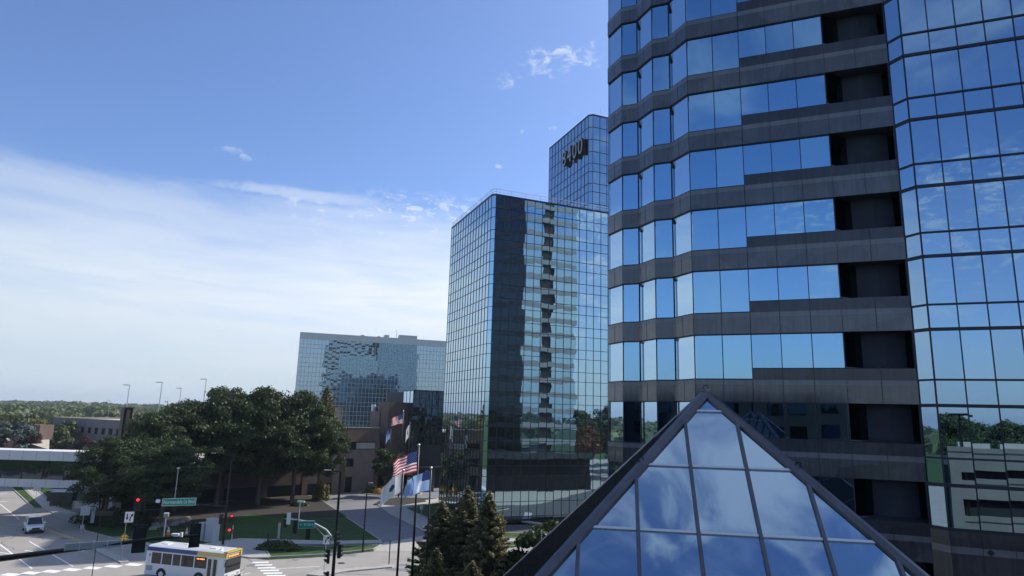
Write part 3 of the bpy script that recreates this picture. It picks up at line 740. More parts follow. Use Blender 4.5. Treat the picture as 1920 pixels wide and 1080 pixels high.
m = MB(); m.prism([tuple(gA - gn * .6), tuple(gB - gn * .6), tuple(gB + gk * .98), tuple(gA + gk * .98)], gz - .88, gz - .8, 'roof_tan'); m.build('roof_deck', None, gar)
m = MB(); c = gA + gd * .3 - gn * .4; m.box((c.x, c.y, 8.1), (1.3, 1.7, 16.2), gax, 'steel_dark'); c2 = c + gn * .9; m.box((c2.x, c2.y, 12), (.5, .12, 7.6), gax, 'brick'); m.build('stair_tower', None, gar)
# light poles on the garage roof
for k, (a, d, tz) in enumerate(((-29.89, 150, .0264), (-27.75, 150, .0317), (-26.39, 178, .025), (-24.7, 150, .0386), (-31.0, 300, .006))):
    b = pol(a, d); zt = H + tz * d; zb = 12.4 if d < 200 else 0
    m = MB(); m.tube((*b, zb), (*b, zt), .11, .07, 6); g = empty('roof_light_pole', (*b, zb), label=['tall thin light pole on the garage roof beside the stair tower', 'tallest thin light pole above the left trees', 'short thin light pole between two taller ones above the trees', 'light pole top poking above the big dark trees', 'distant light pole above the brown office building'][k], cat='light pole', group='light poles rising above the garage and trees')
    m.build('pole', 'galv', g); m = MB(); m.box((b[0] - .55, b[1], zt), (1.3, .3, .16)); m.build('lamp_head', 'lamp_head', g)
# entrance block
blk = empty('brick_entrance_block', (*pol(-10.27, 150), 0), label='tall plain dark brick block left of the black glass pavilion', cat='building')
bz = H + .0163 * 150; C1 = Vector(pol(-10.27, 150)); C0_ = Vector(pol(-11.05, 158)); C2 = Vector(pol(-8.6, 153)); 
m = MB(); m.prism([tuple(C0_), tuple(C1), tuple(C2), tuple(C2 + dv(-5) * 14), tuple(C0_ + dv(-5) * 14)], -.05, bz, 'brick'); m.build('wall', None, blk)
m = MB(); m.prism([tuple(C0_ + dv(-70) * 2.4 + dv(160) * 1), tuple(C0_ + dv(160) * 2.0), tuple(C0_ + dv(-5) * 5), tuple(C0_ + dv(-70) * 2.4 + dv(-5) * 4)], gz - 1, gz + 3.6, 'brick_pale'); m.build('side_wall', None, blk)
m = MB(); q = C0_ + dv(-80) * 1.6 + dv(-5) * 2; m.tube((*q, gz + 3.6), (*q, gz + 4.6), .5, .5, 12); m.tube((*q, gz + 4.6), (*q, gz + 5.2), .62, .5, 12); m.build('exhaust_stack', 'alu', blk)
pav = empty('glass_pavilion', (*pol(-8.23, 150), 0), label='dark glass entrance pavilion beside the black framed mirror tower', cat='building')
pz = H + .0334 * 152; pa = Vector(pol(-9.07, 157)); pb = Vector(pol(-8.23, 150)); pc = Vector(pol(-5.0, 153.5))
PN = Panes(); pm_ = MB()
zs_ = [pz - 16.4 + 4.6, pz - 9.9, pz - 7.7, pz - 5.6, pz - 3.7, pz]
def wallgrid(a, b, n, mat):
    e = b - a; facade(PN, pm_, a, math.degrees(math.atan2(e.x, e.y)), [e.length / n] * n, zs_, mat, .09, .06, 'mullion_dark', None, .012)
wallgrid(pa, pb, 3, 'glass_facet'); wallgrid(pb, pc, 6, 'glass_pavilion')
pm_.build('mullion_grid', None, pav); PN.build('glass_pane', pav)
m = MB(); ee = (pc - pb).normalized(); nb = nrm_(ee); m.prism([tuple(pa + dv(0) * .3 + dv(90) * .2), tuple(pb - nb * .15 + ee * .1), tuple(pc - nb * .15), tuple(pc - nb * 14), tuple(pa - nb * 12)], 4.6, pz - .1, 'joint'); m.build('core', None, pav)
m = MB(); m.prism([tuple(pb + nb * 3.2 - ee * 2), tuple(pc + nb * 3.2), tuple(pc - nb * 2), tuple(pb - nb * 2 - ee * 2)], 4.55, 5.1, 'mullion_dark'); m.build('canopy', None, pav)
m = MB(); ribbon(m, [pa, pb, pc], pz, pz + .2, .08, .3, 'mullion_dark'); m.build('parapet', None, pav)
for s in (0.3, 4.6, 8.6): q = pb + ee * s + nb * 2.6; m = MB(); m.box((*q, 2.25), (.7, .7, 4.6), 0, 'granite'); m.build('column', None, pav)
m = MB(); m.prism([tuple(pb - nb * 3), tuple(pc - nb * 3), tuple(pc - nb * 12), tuple(pb - nb * 12)], 0, 4.6, 'void'); m.build('lobby', None, pav)
for s in (1.5, 5.8): q = pb + ee * s - nb * 2.9; m = MB(); m.box((*q, 2.6), (1.9, .1, 3.0), math.atan2(ee.y, ee.x), 'glass_grey'); m.build('lobby_window', None, pav)

# ================================================================== SKYWAY
sk = empty('skyway_bridge', (-57, 101, 0), label='enclosed glazed skyway with pale bands crossing above the left road', cat='skyway')
SX0, SX1, SY = -140., -47., 100.3
def sbox(name, x0, x1, y0, y1, z0, z1, mat): m = MB(); m.box(((x0 + x1) / 2, (y0 + y1) / 2, (z0 + z1) / 2), (x1 - x0, y1 - y0, z1 - z0), 0, mat); return m.build(name, None, sk)
sbox('upper_band', SX0, SX1, SY, SY + 4.2, 8.12, 9.5, 'concrete_white'); sbox('lower_band', SX0, SX1, SY, SY + 4.2, 4.3, 5.42, 'concrete_white')
sbox('core', SX0, SX1 - .2, SY + .5, SY + 3.7, 5.42, 8.12, 'void')
pj = MB()
for k in range(46): pj.box((SX1 - 2 * k - 1, SY - .002, 8.81), (.03, .01, 1.36), 0, 'joint'); pj.box((SX1 - 2 * k - 1, SY - .002, 4.86), (.03, .01, 1.1), 0, 'joint')
pj.build('panel_joint', None, sk)
SP_ = Panes()
for k in range(30): SP_.add((SX1 - 3.1 * (k + 1), SY + .08), (SX1 - 3.1 * k, SY + .08), 5.42, 8.12, 'glass_skyway', 0, .01)
SP_.build('window', sk)
m = MB()
for k in range(31): m.box((SX1 - 3.1 * k, SY + .06, 6.77), (.09, .1, 2.7), 0, 'mullion_dark')
m.box(((SX0 + SX1) / 2, SY + .055, 6.0), (SX1 - SX0, .09, .07), 0, 'mullion_dark'); m.build('window_frame', None, sk)
for px, w, mt in ((186, .9, 'concrete_white'), (203, 1.5, 'concrete_white'), (195, .5, 'steel_dark')):
    x, y = gp(px, 964); m = MB(); m.box((x, y + .6, 2.12), (w, 2.4, 4.3), 0, mt); m.build('column', None, sk)

# ================================================================== LEFT OFFICE, LOW BUILDING, DISTANT ROOFS
oA = Vector(pol(-34.24, 242)); oB = Vector(pol(-29.0, 199)); od = (oB - oA).normalized(); on = nrm_(od); oz = 12.45; oL = (oB - oA).length; oax = math.atan2(od.y, od.x)
off = empty('office_building', (*oA, 0), label='low brown three storey office with rows of square windows on the left', cat='office building')
m = MB(); ob = [oA, oB, oB - on * 26, oA - on * 26]; m.prism([tuple(p) for p in shrink(ob, .45)], -.05, oz - .4, 'void'); m.build('core', None, off)
m = MB()
nw = 12; sp = oL / nw
for (z0, z1) in ((-.05, .7), (2.4, 4.6), (6.3, 8.5), (10.2, oz)): ribbon(m, ob, z0, z1, 0, .5, 'office_brick', closed=True)
for z0, z1 in ((.7, 2.4), (4.6, 6.3), (8.5, 10.2)):
    for k in range(nw + 1):
        c = oA + od * (k * sp) - on * .22; m.box((*c, (z0 + z1) / 2), (1.2, .4, z1 - z0), oax, 'office_brick'); c3 = c + od * .75; m.box((*c3, (z0 + z1) / 2), (.3, .36, z1 - z0), oax, 'concrete')
m.build('wall', None, off)
OW = Panes()
for z0, z1 in ((.7, 2.4), (4.6, 6.3), (8.5, 10.2)):
    for k in range(nw): OW.add(oA + od * (k * sp + 1.1) - on * .2, oA + od * ((k + 1) * sp - .6) - on * .2, z0, z1, 'void', .1, .01)
OW.build('window', off)
m = MB(); m.prism([tuple(p) for p in shrink(ob, .5)], oz - .5, oz - .25, 'roof_tan'); ribbon(m, ob, oz, oz + .12, .05, .6, 'roof_tan', closed=True); m.build('roof', None, off)
lowb = empty('low_building', (*gp(60, 840), 0), label='low beige roofed building with a small rooftop box left of the brown office', cat='building')
rp = G([(-30, 822), (93, 820.5), (92, 843), (70, 836), (38, 825.5), (-30, 826)], 7.6)
m = MB(); m.prism(rp, -.05, 7.6, 'roof_tan', 'brick'); m.build('wall', None, lowb)
q = gp(47, 825, 7.6); m = MB(); m.box((q[0], q[1] + 4, 9.4), (4.2, 5, 3.6), 0, 'brick'); m.box((q[0], q[1] + 1.45, 8.9), (1.1, .1, 2.2), 0, 'void'); m.build('rooftop_box', None, lowb)
for k, (a, d, w, h, z0) in enumerate(((-36.8, 560, 22, 8, 0), (-36.9, 420, 14, 9, 0), (-32.4, 700, 30, 5, 2), (-29.8, 620, 26, 6, 0), (-29.0, 560, 12, 8, 0))):
    p = pol(a, d); m = MB(); m.box((p[0], p[1], z0 + h / 2), (w, 16, h), R(10), 'concrete_white'); 
    for j in range(int(w / 4)): m.box((p[0] - w / 2 + 2 + 4 * j, p[1] - 8.2 , z0 + h * .45), (2.4, .3, 1.5), 0, 'void')
    tag(m.build('distant_building'), ['small white building among trees at the far left edge', 'pale roof among the trees at the left frame edge', 'long low white roof peeking above the brown office', 'pale flat building right of the long white roof', 'small pale block beside the garage light pole'][k], 'building')

# ================================================================== TREES
def quads_mesh(name, C, Nn, size, mat, aspect=1.4, jit=.5):
    n = len(C); a = np.cross(Nn, rng.normal(size=(n, 3))); a /= np.linalg.norm(a, axis=1)[:, None] + 1e-9; b = np.cross(Nn, a)
    s = (size * (1 + jit * (rng.random(n) - .5)))[:, None] if np.isscalar(size) else size[:, None]
    a = a * s * .5; b = b * s * .5 * aspect
    V = np.stack([C - b, C + a * .9, C + b, C - a * .9], 1).reshape(-1, 3)
    me = bpy.data.meshes.new(name); me.vertices.add(4 * n); me.vertices.foreach_set('co', V.astype(np.float32).ravel())
    me.loops.add(4 * n); me.loops.foreach_set('vertex_index', np.arange(4 * n, dtype=np.int32)); me.polygons.add(n)
    me.polygons.foreach_set('loop_start', np.arange(0, 4 * n, 4, dtype=np.int32)); me.polygons.foreach_set('loop_total', np.full(n, 4, dtype=np.int32))
    me.materials.append(MATS[mat]); me.update(calc_edges=True); me.validate(); return me
def crown_pts(h, r, z0, nb, n, squash=1.0):
    """blob cloud crown between z0 and h; returns leaf centres, normals and blob centres"""
    B = []; hh = (h - z0) / 2; zc = z0 + hh
    while len(B) < nb:
        p = rng.uniform(-1, 1, 3)
        if .25 < np.linalg.norm(p) < .82:
            w = 1.12 - .30 * max(0, p[2]) ; B.append([p[0] * r * w, p[1] * r * w, zc + p[2] * hh * squash])
    B = np.array(B); br = (rng.uniform(.20, .36, nb) if nb < 100 else rng.uniform(.12, .32, nb)) * r
    i = rng.integers(0, nb, n); d = rng.normal(size=(n, 3)); d /= np.linalg.norm(d, axis=1)[:, None]; d[:, 2] = np.abs(d[:, 2]) * .9 - .25 * rng.random(n)
    rad = br[i] * (rng.random(n) ** .35); rad *= 1 + .25 * (rng.random(n) > .93)
    C = B[i] + d * rad[:, None] * np.array([1, 1, .95]); Nn = d + rng.normal(size=(n, 3)) * .6; Nn /= np.linalg.norm(Nn, axis=1)[:, None]
    return C, Nn, B
def tree_proto(h, r, z0, nb, n, size, mat, label, name='broadleaf_tree', cat='tree', trunk=.32, group=None):
    t = empty(name, (0, 0, 0), label=label, cat=cat); 
    if group: t['group'] = group
    C, Nn, B = crown_pts(h, r, z0, nb, n); me = quads_mesh('crown', C, Nn, size, mat); o = bpy.data.objects.new('crown', me); COL.objects.link(o); o.parent = t
    m = MB(); zf = z0 + (h - z0) * .35; p = [Vector((0, 0, -.1)), Vector((.1 * r * .1, .05, zf * .5)), Vector((.15, -.1, zf)), Vector((.0, .1, z0 + (h - z0) * .75))]
    for a, b, ra, rb_ in ((0, 1, trunk * 1.15, trunk * .9), (1, 2, trunk * .9, trunk * .65), (2, 3, trunk * .65, trunk * .15)): m.tube(p[a], p[b], ra, rb_, 8, cap=False)
    for k, b in enumerate(B[:22]):
        b = Vector(b); s = lerp(p[1], p[2], random.random()); md = lerp(s, b, .5) + Vector((0, 0, .4)); m.tube(s, md, trunk * .32, trunk * .2, 5, cap=False); m.tube(md, b, trunk * .2, trunk * .05, 5, cap=False)
    m.build('trunk', 'bark', t, smooth=True, local=True); return t
def place(t, a, d, h, rz, label, h0, group=None, z=0, copy=True, sxy=None):
    c = copy_tree(t) if copy else t; p = pol(a, d); c.location = (p[0], p[1], z); s = h / h0; sx = sxy or s; c.scale = (sx, sx, s); c.rotation_euler = (0, 0, rz); c['label'] = label
    if group: c['group'] = group
    return c
oakA = tree_proto(20, 7.6, 3.0, 130, 36000, .31, 'leaf_oak', 'x', trunk=.36)
oakB = tree_proto(20, 7.6, 2.6, 120, 36000, .31, 'leaf_oak', 'x', trunk=.36)
midA = tree_proto(10, 4.0, 1.6, 30, 8000, .30, 'leaf_mid', 'x', trunk=.2)
GO = 'big dark broadleaf trees in front of the garage'
place(oakA, -23.0, 126, 20.9, .4, 'tallest broad dark tree at the left of the big tree clump peak', 20, GO, copy=False)
place(oakB, -20.0, 127, 21.3, 1.9, 'broad dark tree in the middle of the clump with a rounded top', 20, GO, copy=False)
for a, d, h, rz, src, lab, sxy in ((-17.4, 130, 20.9, 2.7, oakA, 'dark tree overlapping the left end of the far pale block', .98), (-15.5, 133, 17.6, 4.1, oakB, 'rightmost dark tree of the clump beside the driveway', .66),
                              (-25.9, 122, 18.4, 5.0, oakB, 'dark tree just left of the clump peak', 1.05), (-27.9, 117, 16.2, 3.2, oakA, 'medium dark tree below the garage stair tower', .84),
                              (-30.3, 111, 12.6, .9, oakB, 'lowest leftmost dark tree hanging over the end of the skyway', .68), (-21.5, 137, 20.0, .2, oakA, 'dark tree filling the back of the clump', 1.1), (-26.6, 108, 11.5, 2.2, oakA, 'lower dark tree standing before the garage wall', .85), (-18.6, 139, 19.6, 2.2, oakB, 'dark tree behind the clump close to the pale block', 1.1)):
    place(src, a, d, h, rz, lab, 20, GO, sxy=sxy)
place(midA, -9.9, 139, 10.4, .3, 'small pale green tree on the entrance island behind the flags', 10, copy=False)
yel = tree_proto(9, 3.6, 2.2, 24, 5000, .32, 'leaf_yellow', 'x', trunk=.18)
place(yel, -19.4, 146, 10.5, 0, 'yellow green sunlit tree glimpsed through the dark tree clump', 9, copy=False)
mar = tree_proto(12, 5.2, 1.5, 34, 8000, .42, 'leaf_maroon', 'x', trunk=.25)
place(mar, -31.9, 172, 11.4, 0, 'maroon leaved tree in front of the brown office', 12, copy=False, sxy=.62)
bg = tree_proto(13, 4.6, 1, 34, 8000, .42, 'leaf_bluegreen', 'x', trunk=.25)
place(bg, -36.3, 178, 13.6, 0, 'grey green tree at the left frame edge above the skyway', 13, copy=False); 
place(mar, -35.3, 184, 12.0, 2, 'dark purplish tree beside the grey green one at the left', 12, sxy=.45)
place(yel, -35.5, 235, 12.5, 2, 'yellow tree behind the low beige roofed building', 9, sxy=1.5)
for x_, y_, h_ in ((-108, 42, 15), (-122, 52, 17), (-96, 34, 14), (-136, 60, 16), (-150, 44, 18)):
    c = copy_tree(oakA); c.location = (x_, y_, 0); c.scale = (.8, .8, h_ / 20); c.rotation_euler = (0, 0, x_); c['label'] = 'tree left of the frame seen only mirrored in the skyway glass'; c['group'] = 'trees mirrored in the skyway'
org = tree_proto(15, 6, 1.5, 40, 9000, .55, 'leaf_orange', 'x', trunk=.3)
cpv = (-76.8, 185.5)
org.location = (82, 58, 0); org['label'] = 'orange brown autumn tree seen mirrored in the black framed tower'
for k, (x, y, h, sx) in enumerate(((96, 46, 20, 1.15), (84, 72, 17, 1.), (110, 62, 21, 1.2), (100, 84, 19, 1.), (125, 40, 24, 1.3))):
    c = copy_tree(oakA if k % 2 else oakB); c.location = (x, y, 0); c.scale = (sx, sx, h / 20); c.rotation_euler = (0, 0, k * 1.3); c['label'] = 'broad green tree beyond the granite tower seen only mirrored in glass'; c['group'] = 'green trees seen mirrored in the towers'
# trees behind the camera, mirrored in the near tower
for k, (x, y, h, sx) in enumerate(((40, -42, 22, 1), (48, -48, 25, 1.1), (20, -42, 16.5, 1), (58, -50, 23, 1.1), (12, -60, 19, 1.1), (70, -44, 20, 1), (30, -58, 19, 1), (2, -70, 20, 1.1), (48, -36, 18, .8), (16, -36, 16, .8), (29, -40, 17.3, .8))):
    c = copy_tree(oakA if k % 2 else oakB); c.location = (x, y, 0); c.scale = (sx, sx, h / 20); c.rotation_euler = (0, 0, k * 1.7); c['label'] = 'leafy tree behind the concrete ramp seen only mirrored in glass'; c['group'] = 'trees behind the concrete ramp'
# conifers
def conifer(h, r, n, label, size=.17, mat='leaf_spruce', cat='conifer', lay=None):
    t = empty('spruce_tree', (0, 0, 0), label=label, cat=cat); C = []; Nn = []
    nl = lay or int(h * 3.6); m = MB(); m.tube((0, 0, -.1), (0, 0, h * .97), .16 * h / 9, .02, 7, cap=False)
    per = n // (nl * 9)
    for k in range(nl):
        f = (k + .5) / nl; z = .06 * h + f * h * .94; rr = r * (1 - f) ** .82 + .10; nbr = 9 if f < .85 else 6
        for j in range(nbr):
            a = 2 * math.pi * (j / nbr) + k * .77 + random.uniform(-.25, .25); L = rr * random.uniform(.72, 1.15); dr = -.10 - .22 * (1 - f)
            e = Vector((math.cos(a) * L, math.sin(a) * L, L * dr + .12 * L * random.random())); m.tube((0, 0, z), Vector((0, 0, z)) + e, .018, .006, 4, cap=False)
            q = max(6, int(per * (.35 + 1.3 * (1 - f)))); t_ = rng.random(q) ** .7; side = rng.normal(size=q) * .17 * L * (1.1 - t_) + rng.normal(size=q) * .03
            ex, ey, ez = e; pl = math.hypot(ex, ey); sx, sy = -ey / pl, ex / pl
            C.append(np.stack([ex * t_ + sx * side, ey * t_ + sy * side, z + ez * t_ - np.abs(side) * .25 + rng.normal(size=q) * .05 - .05 + t_ ** 3 * .12 * L], 1))
            d = np.array([[0, 0, 1.]]).repeat(q, 0) + rng.normal(size=(q, 3)) * .7; Nn.append(d)
    q = 60; C.append(np.stack([rng.normal(size=q) * .06, rng.normal(size=q) * .06, h * (.93 + .09 * rng.random(q))], 1)); Nn.append(rng.normal(size=(q, 3)))
    C = np.concatenate(C); Nn = np.concatenate(Nn); Nn /= np.linalg.norm(Nn, axis=1)[:, None]
    o = bpy.data.objects.new('foliage', quads_mesh('foliage', C, Nn, size, mat, 1.8)); COL.objects.link(o); o.parent = t
    m.build('trunk', 'bark', t, local=True); return t
sp1 = conifer(9.6, 3.3, 34000, 'x', .15)
GC = 'spruces on the near verge'
place(sp1, -3.2, 54, 10.75, 0, 'tallest olive green spruce in the middle of the near group', 9.6, GC, copy=False, sxy=1.3)
place(sp1, -1.4, 51.5, 10.65, 2, 'rightmost olive spruce with sunlit brown tips', 9.6, GC, sxy=1.2); place(sp1, -5.3, 55, 9.5, 4, 'leftmost shorter spruce beside the flagpoles', 9.6, GC, sxy=1.3)
place(sp1, -5.6, 50, 6.9, 5, 'low front left spruce with dark drooping boughs', 9.6, GC, sxy=.9); place(sp1, -2.6, 47.5, 6.6, 1, 'low spruce at the bottom centre of the group', 9.6, GC, sxy=.95)
fsp = place(sp1, -15.4, 150, 21.6, 1, 'dark pointed spruce rising behind the dark tree clump', 9.6, sxy=2.0)
bush = tree_proto(9, 3.0, .5, 30, 9000, .22, 'leaf_oak', 'x', trunk=.14)
place(bush, 2.5, 50, 9.4, 0, 'dark green leafy tree rising behind the metal side of the pyramid', 9, copy=False)
place(bush, .2, 44, 6.8, 2, 'low dark leafy tree at the foot of the spruces', 9, sxy=.8); place(bush, 4.4, 55, 9.2, 3, 'dark leafy tree touching the pyramid ridge', 9, sxy=1.0)
place(midA, -37.4, 32, 10.6, 2, 'leafy twig tops poking in at the bottom left corner', 10, sxy=.55)
# individual trees in the middle distance on the left
GM = 'scattered trees beyond the skyway'
far1 = tree_proto(14, 5.4, 1, 26, 2600, .95, 'leaf_far', 'x', trunk=.3); far2 = tree_proto(13, 5.8, 1, 24, 2600, .95, 'leaf_mid', 'x', trunk=.3)
first = [True, True]; lab_k = ['rounded mid green tree beyond the left office', 'dark green bushy tree in the left middle distance']
k = 0
for (a0, a1, d0, d1, n) in ((-40, -33.6, 215, 330, 20), (-34, -17, 290, 430, 26)):
    for _ in range(n):
        a = random.uniform(a0, a1); d = random.uniform(d0, d1); j = k % 2; src = (far1, far2)[j]
        place(src, a, d, random.uniform(11, 15.5), random.uniform(0, 6), lab_k[j], 14, GM, copy=not first[j]); first[j] = False; k += 1
# far woodland: one mass
def wood(specs):
    Cs, Ns, S = [], [], []
    for (a0, a1, d0, d1, n, per, sz, hmin, hmax) in specs:
        a = np.radians(rng.uniform(a0, a1, n)); d = np.sqrt(rng.uniform(d0 ** 2, d1 ** 2, n)); x = d * np.sin(a); y = d * np.cos(a); h = rng.uniform(hmin, hmax, n); r = rng.uniform(4.5, 8.5, n)
        i = np.repeat(np.arange(n), per); dd = rng.normal(size=(n * per, 3)); dd /= np.linalg.norm(dd, axis=1)[:, None]; dd[:, 2] = np.abs(dd[:, 2])
        C = np.stack([x[i] + dd[:, 0] * r[i], y[i] + dd[:, 1] * r[i], h[i] - r[i] * .9 + dd[:, 2] * r[i] * .9 - (rng.random(n * per) ** 2) * 3], 1)
        Cs.append(C); Ns.append(dd + rng.normal(size=dd.shape) * .45); S.append(rng.uniform(.7, 1.3, n * per) * sz)
    C = np.concatenate(Cs); Nn = np.concatenate(Ns); Nn /= np.linalg.norm(Nn, axis=1)[:, None]
    o = bpy.data.objects.new('woodland', quads_mesh('woodland', C, Nn, np.concatenate(S), 'leaf_far')); COL.objects.link(o)
    tag(o, 'distant green woodland along the horizon under the pale sky', 'woodland', kind='stuff')
wood([(-44, -8, 420, 1000, 1500, 70, 2.2, 11, 16), (-44, -8, 1000, 2200, 1800, 36, 3.4, 15, 20.5), (-180, -44, 260, 1200, 1300, 24, 4, 10, 20), (-8, 180, 260, 1200, 1500, 24, 4, 10, 20)])

# ================================================================== BUILDINGS BEHIND THE CAMERA (mirrored in the glass)
rampO = Vector((15.7, 2.9))
RZ = ((-.05, 1.9), (3.5, 5.6), (7.0, 9.2), (10.6, 12.4), (13.1, 15.0))
ramp = empty('concrete_ramp', (*rampO, 0), label='grey concrete parking ramp mirrored in the curtain wall of the granite tower', cat='garage')
rdn = -nrm_(dM)      # faces the tower
for k, (z0, z1) in enumerate(RZ):
    m = MB(); c = rampO + dM * 22; m.box((*c, (z0 + z1) / 2), (44, .5, z1 - z0), math.atan2(dM.y, dM.x), 'ramp_concrete'); c2 = c + rdn * .27; m.box((*c2, z1 - .45), (44, .06, .08), math.atan2(dM.y, dM.x), 'joint'); m.build('parapet_wall', None, ramp)
m = MB(); c = rampO + dM * 22 - rdn * 9.4; m.box((*c, 6.8), (43.6, 18, 13.6), math.atan2(dM.y, dM.x), 'void'); m.build('core', None, ramp)
for k in range(15):
    c = rampO + dM * (2 + 2.9 * k) - rdn * .4; m = MB(); m.box((*c, 15.2), (2.2, .5, .45), math.atan2(dM.y, dM.x), 'concrete'); m.build('coping_block', None, ramp)
m = MB()
for k in range(6):
    c = rampO + dM * (.4 + 8.4 * k) + rdn * .02; m.box((*c, 6.9), (.8, .7, 13.8), math.atan2(dM.y, dM.x), 'ramp_concrete')
m.build('column', None, ramp)
q = rampO + dM * 1.2; m = MB(); m.tube((*q, 0), (*q, 17.8), .12, .08, 7); m.box((q.x, q.y, 17.8), (1.6, .4, .2), .3)
tag(m.build('lamp_post', 'steel_dark'), 'dark lamp post at the ramp corner seen only mirrored in glass', 'lamp post')
hb = empty('brick_hotel', (-24, -22, 0), label='brick building behind the viewpoint with shade painted dark, seen only mirrored in glass', cat='building')
m = MB(); m.box((-24, -24, 10.4), (44, 14, 20.9), R(-15), 'dark_shaded_cladding'); m.build('wall', None, hb)  # near-black wall colour stands in for shade on the hotel
hw_ = MB(); ca, sa = math.cos(R(-15)), math.sin(R(-15))
for fl in range(6):
    for k in range(11):
        lx, ly = -20 + 4 * k, 7.05; hw_.box((-24 + lx * ca - ly * sa, -24 + lx * sa + ly * ca, 2.2 + 3.3 * fl), (2.2, .12, 1.7), R(-15), 'glass_dark')
hw_.build('window', None, hb)

# ================================================================== SIGNALS, LAMPS, SIGNS
def signal_head(par, pos, faceaz, red=False, n=3, back=True, s=.36, name='signal_head'):
    """head centred at pos, lenses toward faceaz"""
    f = dv(faceaz); ax = math.atan2(f.y, f.x) + math.pi / 2; m = MB(); Hh = n * s
    m.box(pos, (s * .95, .22, Hh), ax, 'signal_black')
    if back: m.box((pos[0] - f.x * .02, pos[1] - f.y * .02, pos[2]), (s * 1.65, .03, Hh + .28), ax, 'signal_black')
    for k in range(n):
        z = pos[2] + (n / 2 - .5 - k) * s; c = Vector((pos[0] + f.x * .11, pos[1] + f.y * .11, z))
        # visor: half tube above each lens
        r = s * .42; pts0, pts1 = [], []
        sd_ = Vector((-f.y, f.x, 0)); fv = Vector((f.x, f.y, 0))
        for t in range(9):
            an = math.pi * (-.1 + 1.2 * t / 8); o = sd_ * math.cos(an) * r + Vector((0, 0, math.sin(an) * r)); pts0.append(c + o); pts1.append(c + o + fv * (.26 if 1 < t < 7 else .16))
        for t in range(8): m.poly([pts0[t], pts0[t + 1], pts1[t + 1], pts1[t]], 'signal_black')
    h = m.build(name, None, par)
    for k in range(n):
        z = pos[2] + (n / 2 - .5 - k) * s; c = Vector((pos[0] + f.x * .11, pos[1] + f.y * .11, z)); l = MB(); l.tube(c, c + Vector((f.x, f.y, 0)) * .05, s * .38, s * .30, 12); 
        o = l.build('lens', 'lens_red' if red and k == 0 else 'lens_off', par); o.parent = h
    return h
def lamp(par, top, azd, L, sag=.1):
    d = dv(azd); m = MB(); a = Vector(top); e = a + Vector((d.x * L, d.y * L, sag)); m.tube(a, e, .055, .04, 6); m.build('lamp_arm', 'steel_dark', par)
    m = MB(); q0 = []; q1 = []; dd = Vector((d.x, d.y, 0)); sd_ = Vector((-d.y, d.x, 0))
    for P, q, w in ((e - dd * .1, q0, .07), (e + dd * .5, q1, .11)):
        for k in range(8): t = k * math.pi / 4; q.append(P + sd_ * math.cos(t) * w + Vector((0, 0, math.sin(t) * w * .5)))
    m.hull_strip(q0, q1); m.poly(q0[::-1]); m.poly(q1); m.build('lamp_head', 'lamp_head', par)
def txt_on(par, body, size, pos, nrm2, mat, sx=1, th=.006):
    n = Vector((nrm2[0], nrm2[1], 0)).normalized(); Xa = Vector((-n.y, n.x, 0)); 
    l = worldloc(par); Mx = Matrix(((Xa.x, 0, n.x, pos[0] - l.x), (Xa.y, 0, n.y, pos[1] - l.y), (0, 1, 0, pos[2] - l.z), (0, 0, 0, 1)))
    return text_obj('lettering', body, size, th, mat, Mx, par, sx)
# --- far mast (red lights, long green street sign)
d3 = 88.; b3_ = Vector(pol(-22.2, d3)); S3 = empty('traffic_signal_mast', (*b3_, 0), label='dark signal mast with red lights and the long green Normandale street sign', cat='traffic signal')
m = MB(); m.tube((*b3_, 0), (*b3_, H - .0619 * d3), .16, .10, 10); m.build('pole', 'steel_dark', S3); m = MB(); m.tube((*b3_, .1), (*b3_, .75), .26, .24, 10); m.build('pole_base', 'galv', S3)
lamp(S3, (*b3_, H - .0619 * d3), -95, 2.0)
e3 = Vector(pol(-28.35, d3)); m = MB(); za, ze = H - .1306 * d3, H - .1185 * d3; m.tube((*b3_, za), (*e3, ze), .10, .05, 8); m.build('mast_arm', 'steel_dark', S3)
signal_head(S3, (*pol(-28.33, d3 - .3), H - .1232 * d3), 152, True, s=.42)
signal_head(S3, (*pol(-21.78, d3 - .3), H - .1462 * d3), 155, True, s=.36, back=False); signal_head(S3, (*pol(-22.55, d3 - .2), H - .1462 * d3), 100, False, s=.36, back=False)
ph = signal_head(S3, (*pol(-21.85, d3 - .35), H - .1600 * d3), 155, True, n=1, s=.42, back=False, name='pedestrian_signal')
sa, sb = Vector(pol(-26.72, d3 - .35)), Vector(pol(-24.42, d3 - .35)); zs3 = H - .1226 * d3; mid = (sa + sb) / 2; e = (sb - sa)
m = MB(); m.box((*mid, zs3), (e.length, .05, .84), math.atan2(e.y, e.x), 'sign_white'); m.box((*(mid + nrm_(e.normalized()) * .02), zs3), (e.length - .1, .05, .74), math.atan2(e.y, e.x), 'sign_green'); m.build('street_sign', None, S3)
txt_on(S3, 'Normandale Lk Blvd', .56, (*(mid + nrm_(e.normalized()) * .055), zs3), nrm_(e.normalized()), 'sign_white', .70)
cm_ = pol(-26.35, d3 + 12)
# detectors and camera mast on that arm
m = MB(); q = pol(-25.9, d3); m.tube((*q, ze - .4), (*q, ze + 3.4), .05, .04, 6); m.box((*q, ze + 3.4), (.22, .35, .2)); m.build('camera_mast', 'galv', S3)
m = MB(); q = pol(-27.0, d3 - .2); m.box((*q, za + .85), (.35, .3, .35)); m.build('detector', 'sign_white', S3)
